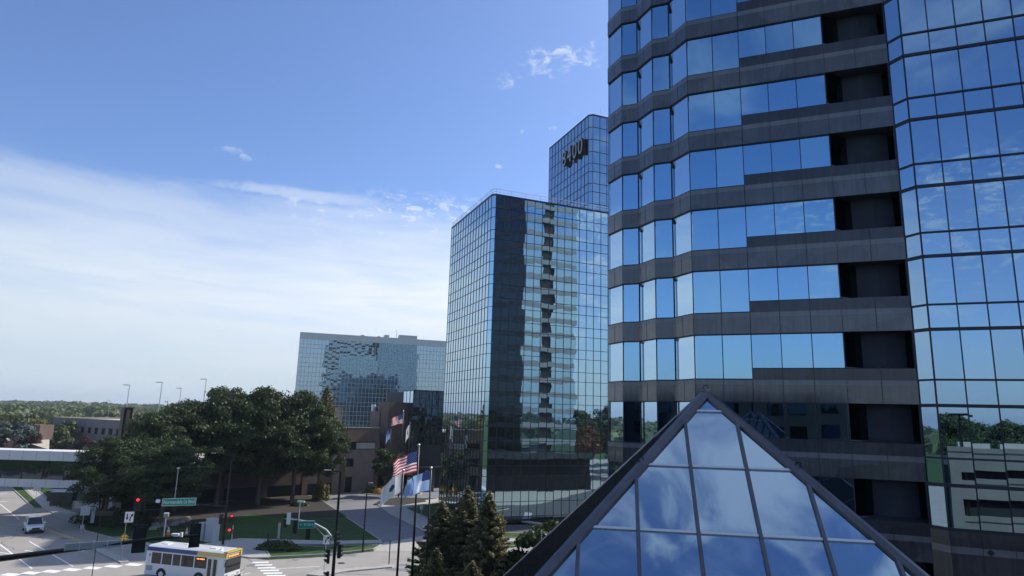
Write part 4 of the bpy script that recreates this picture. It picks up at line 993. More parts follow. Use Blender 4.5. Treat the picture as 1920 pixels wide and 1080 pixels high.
# --- right mast (signals seen from behind, green W 83rd sign, street lamp)
d2 = 61.; b2 = Vector(pol(-13.8, d2)); S2 = empty('traffic_signal_mast', (*b2, 0), label='tall black lamp and signal pole left of the flagpoles with a green W 83rd sign', cat='traffic signal')
m = MB(); m.tube((*b2, 0), (*b2, H - .0851 * d2), .17, .09, 10); m.build('pole', 'steel_dark', S2)
lamp(S2, (*b2, H - .0851 * d2), -88, .95, .12)
arm = [(-13.8, .1688 + .012), (-14.6, .1640), (-15.5, .1555), (-16.6, .1505), (-17.9, .1480)]; m = MB(); P = [Vector((*pol(a, d2), H - t * d2)) for a, t in arm]
for i in range(4): m.tube(P[i], P[i + 1], .10 - .015 * i, .085 - .015 * i, 8)
m.tube(P[0] - Z_ * .45, P[2] - Z_ * .18, .04, .03, 6); m.build('mast_arm', 'galv', S2)
for a, t, sz in ((-17.75, .1505, .34), (-17.0, .1595, .36), (-15.97, .1672, .38)): signal_head(S2, (*pol(a, d2 + .1), H - t * d2), -15, False, s=sz, back=False)
m = MB(); q = pol(-17.55, d2 - .2); m.box((*q, H - .1475 * d2), (.34, .05, .95), 0, 'sign_white'); m.build('sign_plate', None, S2)
sa, sb = Vector(pol(-16.62, d2 - .25)), Vector(pol(-15.66, d2 - .25)); mid = (sa + sb) / 2; e = sb - sa; zz2 = H - .1558 * d2
m = MB(); m.box((*mid, zz2), (e.length + .3, .05, .62), math.atan2(e.y, e.x), 'sign_white'); m.box((*(mid + nrm_(e.normalized()) * .02), zz2), (e.length + .24, .05, .56), math.atan2(e.y, e.x), 'sign_green'); m.build('street_sign', None, S2)
txt_on(S2, '\u2190 W 83rd', .34, (*(mid + nrm_(e.normalized()) * .052), zz2), nrm_(e.normalized()), 'sign_white', .72)
m = MB(); q = pol(-16.78, d2); m.tube((*q, H - .150 * d2), (*q, H - .1265 * d2), .045, .04, 6); m.box((q[0] + .1, q[1], H - .1255 * d2), (.6, .2, .12), R(-12)); m.build('camera_mast', 'alu', S2)
for a, t, fz in ((-14.25, .1985, -100), (-13.45, .192, 60), (-14.2, .228, -100), (-13.75, .1755, 100)): signal_head(S2, (*pol(a, d2 - .2), H - t * d2), fz, False, s=.38, back=False)
# --- near mast arm reaching in from the left
d1 = 45.; S1_ = empty('traffic_signal_mast', (*pol(-43, d1 + 2), 0), label='long dark near mast arm reaching in from the left frame edge over the road', cat='traffic signal')
b1 = pol(-43, d1 + 2); P = [Vector((*pol(-43, d1 + 2), H - .196 * d1)), Vector((*pol(-36, d1 + .5), H - .1812 * d1)), Vector((*pol(-31, d1), H - .1737 * d1)), Vector((*pol(-27, d1), H - .1680 * d1)), Vector((*pol(-24.05, d1), H - .1662 * d1))]
m = MB(); 
for i in range(4): m.tube(P[i], P[i + 1], .19 - .03 * i, .16 - .03 * i, 10, cap=False)
m.build('mast_arm', 'steel_dark', S1_, smooth=True); m = MB(); m.tube((*b1, 0), (*b1, 12.7), .2, .12, 10); m.build('pole', 'steel_dark', S1_)
signal_head(S1_, (*pol(-27.9, d1 + .15), H - .1675 * d1), -30, False, s=.42); signal_head(S1_, (*pol(-24.22, d1 + .15), H - .1668 * d1), -30, False, s=.36)
lamp(S1_, (*b1, 12.6), 62, 3.9, .0)
m = MB(); q = pol(-26.33, d1); m.tube((*q, H - .1685 * d1), (*q, H - .140 * d1), .035, .035, 6); m.box((*q, H - .1388 * d1), (.26, .34, .2), R(20)); m.build('camera_mast', 'alu', S1_)
m = MB(); q0 = Vector(pol(-32.4, d1 - .1)); q1 = Vector(pol(-29.0, d1 - .1)); mid = (q0 + q1) / 2; e = q1 - q0
m.box((*mid, H - .1712 * d1), (e.length, .04, .36), math.atan2(e.y, e.x), 'sign_grey')
for k in range(5): c = lerp(q0, q1, k / 4); m.box((c.x, c.y - .03, H - .1712 * d1), (.05, .05, .40), math.atan2(e.y, e.x), 'alu')
m.build('sign_back', None, S1_)
m = MB(); q = pol(-25.55, d1); m.box((*q, H - .1645 * d1), (.4, .22, .16)); m.box((q[0] + .35, q[1], H - .1640 * d1), (.12, .12, .26)); m.build('detector', 'sign_white', S1_)
# street lamp posts
def post_lamp(px, py, tx, ty, label, arm=.5, az_=110):
    b = Vector(gp(px, py)); d = b.length; r = ray(tx, ty); zt = H + r.z / math.hypot(r.x, r.y) * d; t = empty('street_lamp', (*b, 0), label=label, cat='street lamp')
    m = MB(); m.tube((*b, 0), (*b, zt), .11, .07, 8); m.build('pole', 'steel_dark', t); lamp(t, (*b, zt), az_, arm, .02); return t
post_lamp(680, 1035, 687, 905, 'short dark street lamp between the lawn and the driveway', .25)
post_lamp(612, 958, 619, 880, 'small dark post lamp at the left kerb of the driveway', .2) if False else None
# sign posts
def sign_post(px, py, h, label, panels, cat='sign', pr=.03, mat='galv'):
    b = gp(px, py); t = empty('road_sign', (*b, 0), label=label, cat=cat); m = MB(); m.tube((*b, 0), (*b, h), pr, pr, 6); m.build('post', mat, t)
    for k, (w, hh, z, mt, fz, dx) in enumerate(panels):
        f = dv(fz); m = MB(); ax = math.atan2(f.y, f.x) + math.pi / 2; c = (b[0] + f.x * .05 + dx, b[1] + f.y * .05, z)
        if mt == 'diamond':
            X_ = Vector((math.cos(ax), math.sin(ax), 0)); c = Vector(c); q = [c + X_ * w, c + Z_ * w, c - X_ * w, c - Z_ * w]; fr = Vector((f.x, f.y, 0)) * .03
            m.poly([p + fr for p in q], 'sign_yellow'); m.poly([p - fr for p in q][::-1], 'sign_grey')
            for a in range(4): e_ = (a + 1) % 4; m.poly([q[a] + fr, q[e_] + fr, q[e_] - fr, q[a] - fr], 'sign_grey')
            for i in range(3):
                for j in range(3):
                    if (i + j) % 2 == 0: cc = c + fr * 1.2 + X_ * (i - j) * w * .31 + Z_ * (i + j - 2) * w * .31; m.box(cc, (w * .34, .01, w * .34), ax, 'sign_black')
        else: m.box(c, (w, .04, hh), ax, mt)
        m.build('sign_panel', None, t)
    return t, b
def arrow_mark(t, b, z, fz, pts, mat='sign_black', th=.09):
    f = dv(fz); X_ = Vector((-f.y, f.x, 0)); m = MB(); o = Vector((b[0] + f.x * .078, b[1] + f.y * .078, z)); k = Vector((f.x, f.y, 0)) * .008
    def P2(p): return o + X_ * p[0] + Z_ * p[1]
    for line, head in pts:
        for a, c in zip(line, line[1:]):
            A, C_ = P2(a), P2(c); d = (C_ - A).normalized(); s = d.cross(Vector((f.x, f.y, 0))) * th / 2; m.poly([A - s + k, C_ - s + k, C_ + s + k, A + s + k], mat)
        a, c = line[-2], line[-1]; A, C_ = P2(a), P2(c); d = (C_ - A).normalized(); s = d.cross(Vector((f.x, f.y, 0))) * th * 1.5; m.poly([C_ - s + k, C_ + d * th * 2.6 + k, C_ + s + k], mat)
    m.build('arrow_symbol', None, t)
t, b = sign_post(227, 1051, 5.1, 'white turn arrow sign above a yellow and black diamond marker on the left median', [(.85, 1.1, 4.5, 'sign_white', 150, .25), (.42, 0, 2.4, 'diamond', 150, 0)])
b = (b[0] + .25, b[1]); arrow_mark(t, b, 4.5, 150, [([(-.2, .36), (-.2, -.02)], 0), ([(.1, -.42), (.1, -.1), (.22, .12)], 0)], th=.11)
t, b = sign_post(607, 1076, 3.9, 'white keep right arrow sign on the near median beside the signal pole', [(.62, .85, 3.35, 'sign_white', 170, 0), (.2, .5, 1.9, 'galv', 170, 0)])
arrow_mark(t, b, 3.35, 170, [([(-.08, -.3), (-.05, 0), (.12, .15)], 0)], th=.11)
sign_post(150, 1014, 4.2, 'grey sign back with a diamond below it on a post by the left lane', [(1.0, 1.05, 3.5, 'sign_grey', -30, .1), (.45, .5, 1.6, 'sign_grey', -30, 0)])
sign_post(65, 946, 3.3, 'small white sign with two plates on the verge under the skyway', [(1.0, .8, 3.4, 'sign_white', 150, 0), (1.0, .7, 2.5, 'sign_white', 150, 0)])
sign_post(181, 988, 4.4, 'dark pole with a small white plate beside the skyway column', [(.3, .4, 3.0, 'sign_white', 150, 0)], pr=.14, mat='steel_dark')
sign_post(789, 978, 2.4, 'small pale sign on the lawn right of the driveway', [(.55, .6, 2.1, 'sign_grey', 190, 0)])
sign_post(729, 1060, 2.6, 'plain dark post at the right tip of the near median', [(.1, .3, 2.4, 'steel_dark', 190, 0)], 'post', .06, 'steel_dark')
sign_post(500, 1034, 2.1, 'short black post at the sidewalk corner by the clipped bush', [(.22, .4, 1.9, 'signal_black', 190, 0)], 'post', .07, 'steel_dark')
sign_post(434, 1016, 2.0, 'red and white marker post by the far signal mast', [(.12, .6, 1.2, 'red_paint', 190, 0)], 'post', .05, 'sign_white')
t, b = sign_post(521, 1021, 2.6, 'pale grey pedestal signal post on the corner lawn', [(.30, 1.1, 2.0, 'galv', 190, 0)], 'signal post', .14)
sign_post(168, 1110, 7.1, 'small black sign back poking up at the bottom edge', [(1.5, .42, 6.75, 'sign_black', 170, .3), (.25, .25, 7.1, 'sign_black', 170, -.35)], pr=.04, mat='steel_dark')
bs = empty('bus_stop_frame', (*gp(168, 988), 0), label='dark metal frame stand beside the sidewalk under the skyway end', cat='shelter')
b = gp(168, 988); m = MB()
for x in (-.55, .55): m.tube((b[0] + x, b[1], 0), (b[0] + x, b[1], 2.7), .05, .05, 6)
m.tube((b[0] - .55, b[1], 2.7), (b[0] + .55, b[1], 2.7), .05, .05, 6); m.build('frame', 'steel_dark', bs); m = MB(); m.box((b[0] + .3, b[1], 1.3), (.5, .25, 1.5)); m.build('panel', 'sign_grey', bs)
b = gp(157, 961); ms = empty('monument_sign', (*b, 0), label='low grey stone monument sign on the grass under the skyway', cat='sign'); m = MB(); m.box((*b, .85), (3.3, .5, 1.7), R(12)); m.build('slab', 'concrete', ms)
m = MB(); m.box((b[0] + .06, b[1] - .27, 1.1), (2.6, .04, .9), R(12)); m.build('plate', 'concrete_white', ms)
for k, (px, py, s, lab) in enumerate(((107, 940, 1.0, 'dark green utility box on the grass, smaller and farther one'), (117, 949, 1.25, 'dark green utility box on the grass, larger nearer one'))):
    b = gp(px, py); t = empty('utility_box', (*b, 0), label=lab, cat='utility box', group='utility boxes under the skyway'); m = MB(); m.box((*b, .9 * s), (2.6 * s, 1.6, 1.8 * s), R(8), 'utility_green'); m.box((*b, 1.84 * s), (2.8 * s, 1.8, .1), R(8), 'sign_grey'); m.build('cabinet_body', None, t)
    m = MB(); m.box((b[0], b[1] - .86 * 1, .9 * s), (.04, .04, 1.5 * s), R(8), 'joint'); m.build('door_seam', None, t)
for k, (px, py, w, h, lab) in enumerate(((396, 1017, 1.35, 2.75, 'tall silver control cabinet behind the bus roof'), (381, 1014, .8, 2.1, 'narrow grey control cabinet left of the tall silver one'))):
    b = gp(px, py); t = empty('control_cabinet', (*b, 0), label=lab, cat='cabinet'); m = MB(); m.box((*b, h / 2 + .1), (w, 1.0, h - .1), R(-24), 'cabinet'); m.box((*b, h + .09), (w + .1, 1.1, .1), R(-24), 'alu'); m.build('cabinet_body', None, t)
    m = MB(); m.box((*b, .07), (w + .2, 1.2, .16), R(-24)); m.build('plinth', 'concrete', t)
for k, (px, py, lab) in enumerate(((315, 1003, 'orange and white traffic cone on the left sidewalk'), (349, 1006, 'orange and white traffic cone nearer the bus roof'))):
    b = gp(px, py, .14); t = empty('traffic_cone', (*b, .14), label=lab, cat='traffic cone', group='traffic cones on the sidewalk'); m = MB(); z = .14
    m.box((*b, z + .03), (.6, .6, .06), 0, 'cone_orange')
    for z0, z1, r0, r1, mt in ((.06, .4, .24, .18, 'cone_orange'), (.4, .65, .18, .14, 'sign_white'), (.65, .8, .14, .11, 'cone_orange'), (.8, .95, .11, .08, 'sign_white'), (.95, 1.2, .08, .04, 'cone_orange')): m.tube((*b, z + z0), (*b, z + z1), r0, r1, 10, mt)
    m.build('cone_body', None, t)
b = gp(942, 1019.5); hy = empty('fire_hydrant', (*b, .12), label='red fire hydrant on the sunlit grass strip right of the spruces', cat='fire hydrant')
m = MB(); z = .12; m.tube((*b, z), (*b, z + .75), .17, .15, 12); m.tube((*b, z + .75), (*b, z + .95), .19, .07, 12); m.tube((*b, z + .95), (*b, z + 1.08), .05, .05, 6); m.tube((*b, z), (*b, z + .08), .24, .24, 12); m.build('barrel', 'red_paint', hy)
m = MB(); m.tube((b[0] - .28, b[1], z + .6), (b[0] + .28, b[1], z + .6), .08, .08, 8); m.tube((b[0], b[1] - .26, z + .5), (b[0], b[1], z + .5), .1, .1, 8); m.build('outlet', 'red_paint', hy)
for k in range(26):
    t = k / 25; x = 285 + 70 * t + random.uniform(-4, 4); y = 990 - 12 * t + random.uniform(-5, 5); b = gp(x, y); r = random.uniform(.35, .7); bm = MB(); n = 7
    ph0 = random.random() * 6; rr = [r * random.uniform(.75, 1.1) for _ in range(n)]
    lev = [(-.1, 1.0), (r * .5, .95), (r * .95, .5)]; rings = [[(b[0] + math.cos(ph0 + 2 * math.pi * i / n) * rr[i] * s, b[1] + math.sin(ph0 + 2 * math.pi * i / n) * rr[i] * s, z + random.uniform(-.05, .05)) for i in range(n)] for z, s in lev]
    for a, c in zip(rings, rings[1:]): bm.hull_strip(a, c)
    bm.poly(rings[-1]); tag(bm.build('boulder', 'rock', smooth=False), 'grey boulder in the rough stone bank left of the lawn', 'boulder', 'boulders banked below the big trees')
# island planting
b = gp(733, 925); rings = [(b[0] + 6.6 * math.cos(t), b[1] + 4.2 * math.sin(t)) for t in [2 * math.pi * k / 28 for k in range(28)]]
island('island', rings, 'mulch', .16, True, .3)
def shrub(name, c, rx, ry, h, n, size, mat, label, cat='shrub', group=None):
    P = rng.normal(size=(n, 3)); P /= np.linalg.norm(P, axis=1)[:, None]; P[:, 2] = np.abs(P[:, 2]); rr = (.75 + .3 * rng.random(n))[:, None]; lump = 1 + .18 * np.sin(P[:, :1] * 7 + c[0]) * np.cos(P[:, 1:2] * 6)
    C = P * rr * lump * np.array([rx, ry, h]); Nn = P + rng.normal(size=P.shape) * .5; Nn /= np.linalg.norm(Nn, axis=1)[:, None]
    o = bpy.data.objects.new(name, quads_mesh(name, C, Nn, size, mat)); COL.objects.link(o); o.location = (c[0], c[1], c[2] if len(c) > 2 else .1); tag(o, label, cat, group); return o
for k in range(9):
    a = 2 * math.pi * k / 9; shrub('flower_clump', (b[0] + 4.2 * math.cos(a), b[1] + 2.4 * math.sin(a) - .3), 1.1, .9, 1.0 + .3 * (k % 3), 320, .28, 'flower' if k % 3 == 0 else 'leaf_yellow' if k % 3 == 1 else 'leaf_mid', ['orange flower clump on the round driveway island', 'yellow green planting on the round driveway island', 'green planting on the round driveway island'][k % 3], 'flowers', 'planting on the driveway island')
hd = gp(521, 1033); shrub('shrub', hd, 2.6, .9, 1.1, 2600, .16, 'leaf_mid', 'low clipped bush on the corner lawn right of the bus')
hd = gp(602, 938); shrub('shrub', hd, 1.5, 1.3, 3.0, 1500, .3, 'leaf_yellow', 'sunlit yellow green shrub at the left kerb of the driveway')
hd = gp(560, 950); shrub('shrub', hd, 1.5, 1.0, .9, 700, .25, 'leaf_mid', 'low dark shrub on the mulch bed left of the yellow green one')
hd = gp(215, 984); shrub('shrub', hd, 5.5, 1.8, 2.0, 3200, .28, 'leaf_oak', 'long dark hedge bush beside the skyway column')
for k, (px, py, rx) in enumerate(((690, 916, 2.4), (675, 918, 1.8), (665, 917, 1.6))): hd = gp(px, py); shrub('shrub', hd, rx, 1.4, 1.3, 700, .3, 'leaf_oak', 'low dark shrub against the brick block left of the island', group='shrubs along the brick block')

# ================================================================== FLAGPOLES AND FLAGS
def flagpole(az_, d, tt, r, label, grp):
    b = pol(az_, d); zt = H + tt * d; t = empty('flagpole', (*b, 0), label=label, cat='flagpole', group=grp); m = MB(); m.tube((*b, 0), (*b, zt), r, r * .55, 10); m.build('pole', 'steel_dark', t, smooth=True)
    m = MB(); 
    for k in range(5):
        a0, a1 = math.pi * (k / 5 - .5), math.pi * ((k + 1) / 5 - .5); m.tube((*b, zt + .1 + .11 * math.sin(a0)), (*b, zt + .1 + .11 * math.sin(a1)), .11 * math.cos(a0) + .001, .11 * math.cos(a1) + .001, 10, cap=False)
    m.build('finial', 'alu', t, smooth=True); return b, zt
def flag(name, b, ztop, L, Hh, fly, drop, kind, label, seed=0, curl=.35, group=None):
    """cloth: fly (x,y) horizontal direction, drop = how far the fly end sinks per unit length"""
    NU, NV = 30, 26 if kind != 'us' else 26; f = Vector((fly[0], fly[1], 0)).normalized(); s = Vector((-f.y, f.x, 0))
    def P(u, v):
        w = math.sin(u * 9 + v * 2.2 + seed) * .11 * u + math.sin(u * 17 - v * 4 + seed * 2) * .045 * u
        return Vector((*b, 0)) + f * (.08 + u * L * (1 - .22 * u * drop) + curl * .25 * math.sin(v * 3 + u * 4) * u * .3) + s * (w * L) + Z_ * (ztop - v * Hh * (1 - .12 * u) - drop * L * (u ** 1.25) - .05 * math.sin(u * 12 + v * 3 + seed) * u)
    mats = []; m = MB()
    for i in range(NU):
        for j in range(NV):
            u, v = (i + .5) / NU, (j + .5) / NV
            if kind == 'us': mt = 'flag_blue' if (u < .4 and v < 7 / 13) else ('flag_red' if (j // 2) % 2 == 0 else 'flag_white')
            elif kind == 'white': mt = 'flag_blue' if ((u - .42) ** 2 * 1.2 + (v - .5) ** 2) < .022 else 'flag_white'
            else: mt = 'flag_blue' if (u < .3 and v < .45) else ('flag_white' if (abs(u - .22 - .25 * v) < .07 and v > .4) else 'flag_sky')
            m.poly([P(i / NU, j / NV), P(i / NU, (j + 1) / NV), P((i + 1) / NU, (j + 1) / NV), P((i + 1) / NU, j / NV)], mt)
    if kind == 'us':
        for r_ in range(9):
            for c in range(6 if r_ % 2 == 0 else 5):
                u = .4 * ((c + (.5 if r_ % 2 == 0 else 1)) / 6); v = (r_ + .7) / 9.4 * 7 / 13; w = .012
                for sg in (1, -1):
                    q = [P(u - w, v), P(u, v + w * 1.6), P(u + w, v), P(u, v - w * 1.6)]; nn = (q[1] - q[0]).cross(q[2] - q[0]).normalized() * .006 * sg; m.poly([p + nn for p in q], 'flag_white')
    o = m.build(name, None, None, smooth=True, label=label, cat='flag', group=group)
    o.data.update(); return o
ga = 'near flagpoles beside the spruces'
b, z = flagpole(-8.72, 52, -.0838, .11, 'left near flagpole carrying the white flag', ga); flag('flag', b, z - .1, 1.75, 1.45, (-1, -.25), .7, 'white', 'white flag with a dark emblem drooping from the left near pole', .4)
b, z = flagpole(-7.53, 53, -.0472, .12, 'tallest near flagpole in the middle carrying the stars and stripes', ga); flag('flag', b, z - .35, 2.2, 1.6, (-1, .2), .42, 'us', 'stars and stripes flag on the tallest near pole', 1.7)
b, z = flagpole(-6.40, 52, -.0797, .10, 'right near flagpole carrying the pale blue flag', ga); flag('flag', b, z - .1, 2.2, 1.45, (-1, .35), .40, 'state', 'pale blue flag on the right near pole', 3.1)
gb = 'far flagpoles at the building entrance'
b, z = flagpole(-9.95, 136, -.0190, .12, 'left far flagpole at the entrance with a hanging blue flag', gb); flag('flag', b, z - .3, 1.1, 2.2, (-1, -.1), 1.3, 'state', 'blue flag hanging limp from the left far pole', 1.)
b, z = flagpole(-8.98, 137, .0024, .13, 'tallest far flagpole at the entrance with stars and stripes', gb); flag('flag', b, z - .5, 2.5, 1.9, (-1, .1), .35, 'us', 'small stars and stripes flag on the tallest far pole', 2.)
b, z = flagpole(-8.38, 136, -.0145, .12, 'right far flagpole at the entrance with a hanging white flag', gb); flag('flag', b, z - .2, .95, 2.6, (-1, -.1), 1.5, 'white', 'white flag hanging limp from the right far pole', 3.)

# ================================================================== VEHICLES
def wheel(par, x, y, r, w, side, rim='alu'):
    m = MB(); m.tube((x, y - w / 2, r), (x, y + w / 2, r), r, r, 20); t = m.build('wheel', 'black_rubber', par, local=True)
    m = MB(); ys = y + side * (w / 2 + .005); m.tube((x, ys - side * .03, r), (x, ys + side * .012, r), r * .62, r * .55, 16)
    for k in range(5): a = 2 * math.pi * k / 5; m.box((x + math.cos(a) * r * .36, ys + side * .02, r + math.sin(a) * r * .36), (.06, .02, .06), 0, None)
    o = m.build('rim', rim, par, local=True); o.parent = t
# --- bus
n0 = Vector(gp(275.6, 1024.4, 2.9)); n1 = Vector(gp(423, 1039, 2.9)); hb_ = (n1 - n0).normalized(); rz = math.atan2(hb_.y, hb_.x); BL = (n1 - n0).length; BW = 2.5
c = (n0 + n1) / 2 + Vector((-hb_.y, hb_.x)) * BW / 2
bus = empty('city_bus', (c.x, c.y, 0), rz, label='white city bus with blue and gold roof stripe turning through the intersection', cat='bus')
HB_ = 3.05; hl = BL / 2
def section(x, w, top, bot):
    y = w / 2; return [(x, -y, bot), (x, -y, 1.2), (x, -y * .985, top - .42), (x, -y * .93, top - .12), (x, -y * .78, top), (x, y * .78, top), (x, y * .93, top - .12), (x, y * .985, top - .42), (x, y, 1.2), (x, y, bot)]
m = MB(); st = [(-hl, BW * .96, HB_ - .12, .48), (-hl + .12, BW, HB_, .36), (hl - .55, BW, HB_, .36), (hl - .18, BW * .97, HB_ - .05, .36), (hl, BW * .90, HB_ - .22, .40)]
R_ = [section(*s) for s in st]
for a, b_ in zip(R_, R_[1:]): m.hull_strip(a, b_)
m.poly(R_[0][::-1]); m.poly(R_[-1]); m.build('body', 'white_gloss', bus, local=True)
ys = -BW / 2
def side_box(name, x0, x1, z0, z1, mat, pr=.012, s=-1, par=bus, lean=0):
    m = MB(); y = s * BW / 2; 
    q = [(x0, y + s * pr, z0), (x1, y + s * pr, z0), (x1, y + s * (pr - lean), z1), (x0, y + s * (pr - lean), z1)]; g = [(p[0], p[1] - s * .05, p[2]) for p in q]
    m.poly(q if s < 0 else q[::-1]); m.poly(g[::-1] if s < 0 else g)
    for i in range(4): j = (i + 1) % 4; m.poly([q[j], q[i], g[i], g[j]])
    o = m.build(name, mat, bus, local=True)
    if par is not bus: o.parent = par
    return o
for s in (-1, 1):
    side_box('stripe', -hl + .1, hl - 3.2, HB_ - .50, HB_ - .16, 'blue_paint', .006, s, lean=.055); side_box('stripe', hl - 3.2, hl - .12, HB_ - .50, HB_ - .16, 'gold_paint', .008, s, lean=.055)
    wx = [-hl + .95, -hl + 2.1, -hl + 3.25, -hl + 4.1, hl - 3.35, hl - 1.75]; wx = [(-hl + .75, -hl + 1.85), (-hl + 2.0, -hl + 3.1), (-hl + 3.25, -hl + 4.1), (-hl + 4.25, -hl + 5.65), (-hl + 5.8, hl - 2.05)]
    if s > 0: wx.append((hl - 1.9, hl - .7))
    for a, b_ in wx:
        w = side_box('window', a, b_, 1.42, 2.42, 'steel_dark', .010, s); side_box('pane', a + .05, b_ - .05, 1.47, 2.1, 'car_glass', .016, s, w); side_box('pane', a + .05, b_ - .05, 2.14, 2.37, 'car_glass', .016, s, w)
db = side_box('destination_display', -hl + 5.95, hl - 2.2, 2.13, 2.35, 'signal_black', .022)
for k, (x, w) in enumerate(((.08, .12), (.24, .12), (.46, .1), (.58, .08), (.68, .12), (.84, .1))): side_box('display_text', -hl + 5.95 + x, -hl + 5.95 + x + w, 2.19, 2.3, 'led_orange', .027, -1, db)
dw = hl - 1.95
for k in range(2):
    x0 = dw + .62 * k; d = side_box('door', x0, x0 + .57, .42, 2.42, 'alu', .014); side_box('door_glass', x0 + .09, x0 + .48, .55, 2.32, 'car_glass', .022, -1, d)
side_box('grille', -hl + .25, -hl + .95, .75, 1.2, 'sign_grey', .012); side_box('vent', -hl + .35, -hl + .6, 2.05, 2.3, 'sign_grey', .012)
for s in (-1, 1):
    for x in (-hl + 2.05, hl - 2.75):
        m = MB(); pts = [(x + .60 * math.cos(t), s * (BW / 2 + .008), .46 + .60 * math.sin(t)) for t in [math.pi * k / 12 for k in range(13)]]; m.poly(pts if s < 0 else pts[::-1]); m.build('wheel_arch', 'signal_black', bus, local=True)
        wheel(bus, x, s * (BW / 2 - .12), .47, .28, s, 'white_gloss')
def face_box(name, x, y0, y1, z0, z1, mat, th=.04, par=bus):
    m = MB(); m.box((x, (y0 + y1) / 2, (z0 + z1) / 2), (th, y1 - y0, z1 - z0)); o = m.build(name, mat, bus, local=True); o.parent = par; return o
face_box('windshield', hl + .0, -1.08, 1.08, 1.15, 2.38, 'car_glass', .06); face_box('destination_display', hl - .06, -.95, .95, 2.46, 2.74, 'signal_black', .2)
for k in range(7): face_box('display_text', hl + .045, -.8 + .22 * k, -.66 + .22 * k, 2.53, 2.68, 'led_orange', .02)
m = MB(); m.box((hl - .12, 0, HB_ - .06), (.42, 2.1, .12)); m.build('front_cap', 'gold_paint', bus, local=True); m = MB(); m.box((hl - .02, -1.03, HB_ - .36), (.14, .2, .42)); m.box((hl - .02, 1.03, HB_ - .36), (.14, .2, .42)); m.build('front_cap', 'gold_paint', bus, local=True)
face_box('bumper', hl + .05, -1.15, 1.15, .36, .66, 'signal_black', .16)
for y in (-.85, .85): face_box('headlight', hl + .015, y - .16, y + .16, .78, .98, 'chrome', .04)
m = MB(); m.tube((hl + .05, 0, .85), (hl + .7, 0, .7), .03, .03, 6); 
for z in (.6, .95): m.tube((hl + .62, -.9, z), (hl + .62, .9, z), .02, .02, 6)
for k in range(5): m.tube((hl + .62, -.9 + .45 * k, .6), (hl + .62, -.9 + .45 * k, .95), .016, .016, 6)
m.build('bike_rack', 'galv', bus, local=True)
m = MB(); m.tube((hl - .1, -1.15, 2.3), (hl + .25, -1.4, 2.2), .02, .02, 6); m.box((hl + .25, -1.42, 2.0), (.08, .18, .4)); m.build('mirror', 'signal_black', bus, local=True)
for x, y, dx, dy, h in ((-hl + 1.3, 0, .7, .7, .07), (hl - 2.2, 0, .7, .7, .07), (-hl + 3.2, .5, .35, .3, .06), (hl - 1.2, -.3, .12, .3, .16)): m = MB(); m.box((x, y, HB_ + h / 2 - .005), (dx, dy, h)); m.build('roof_hatch', 'concrete_white', bus, local=True)
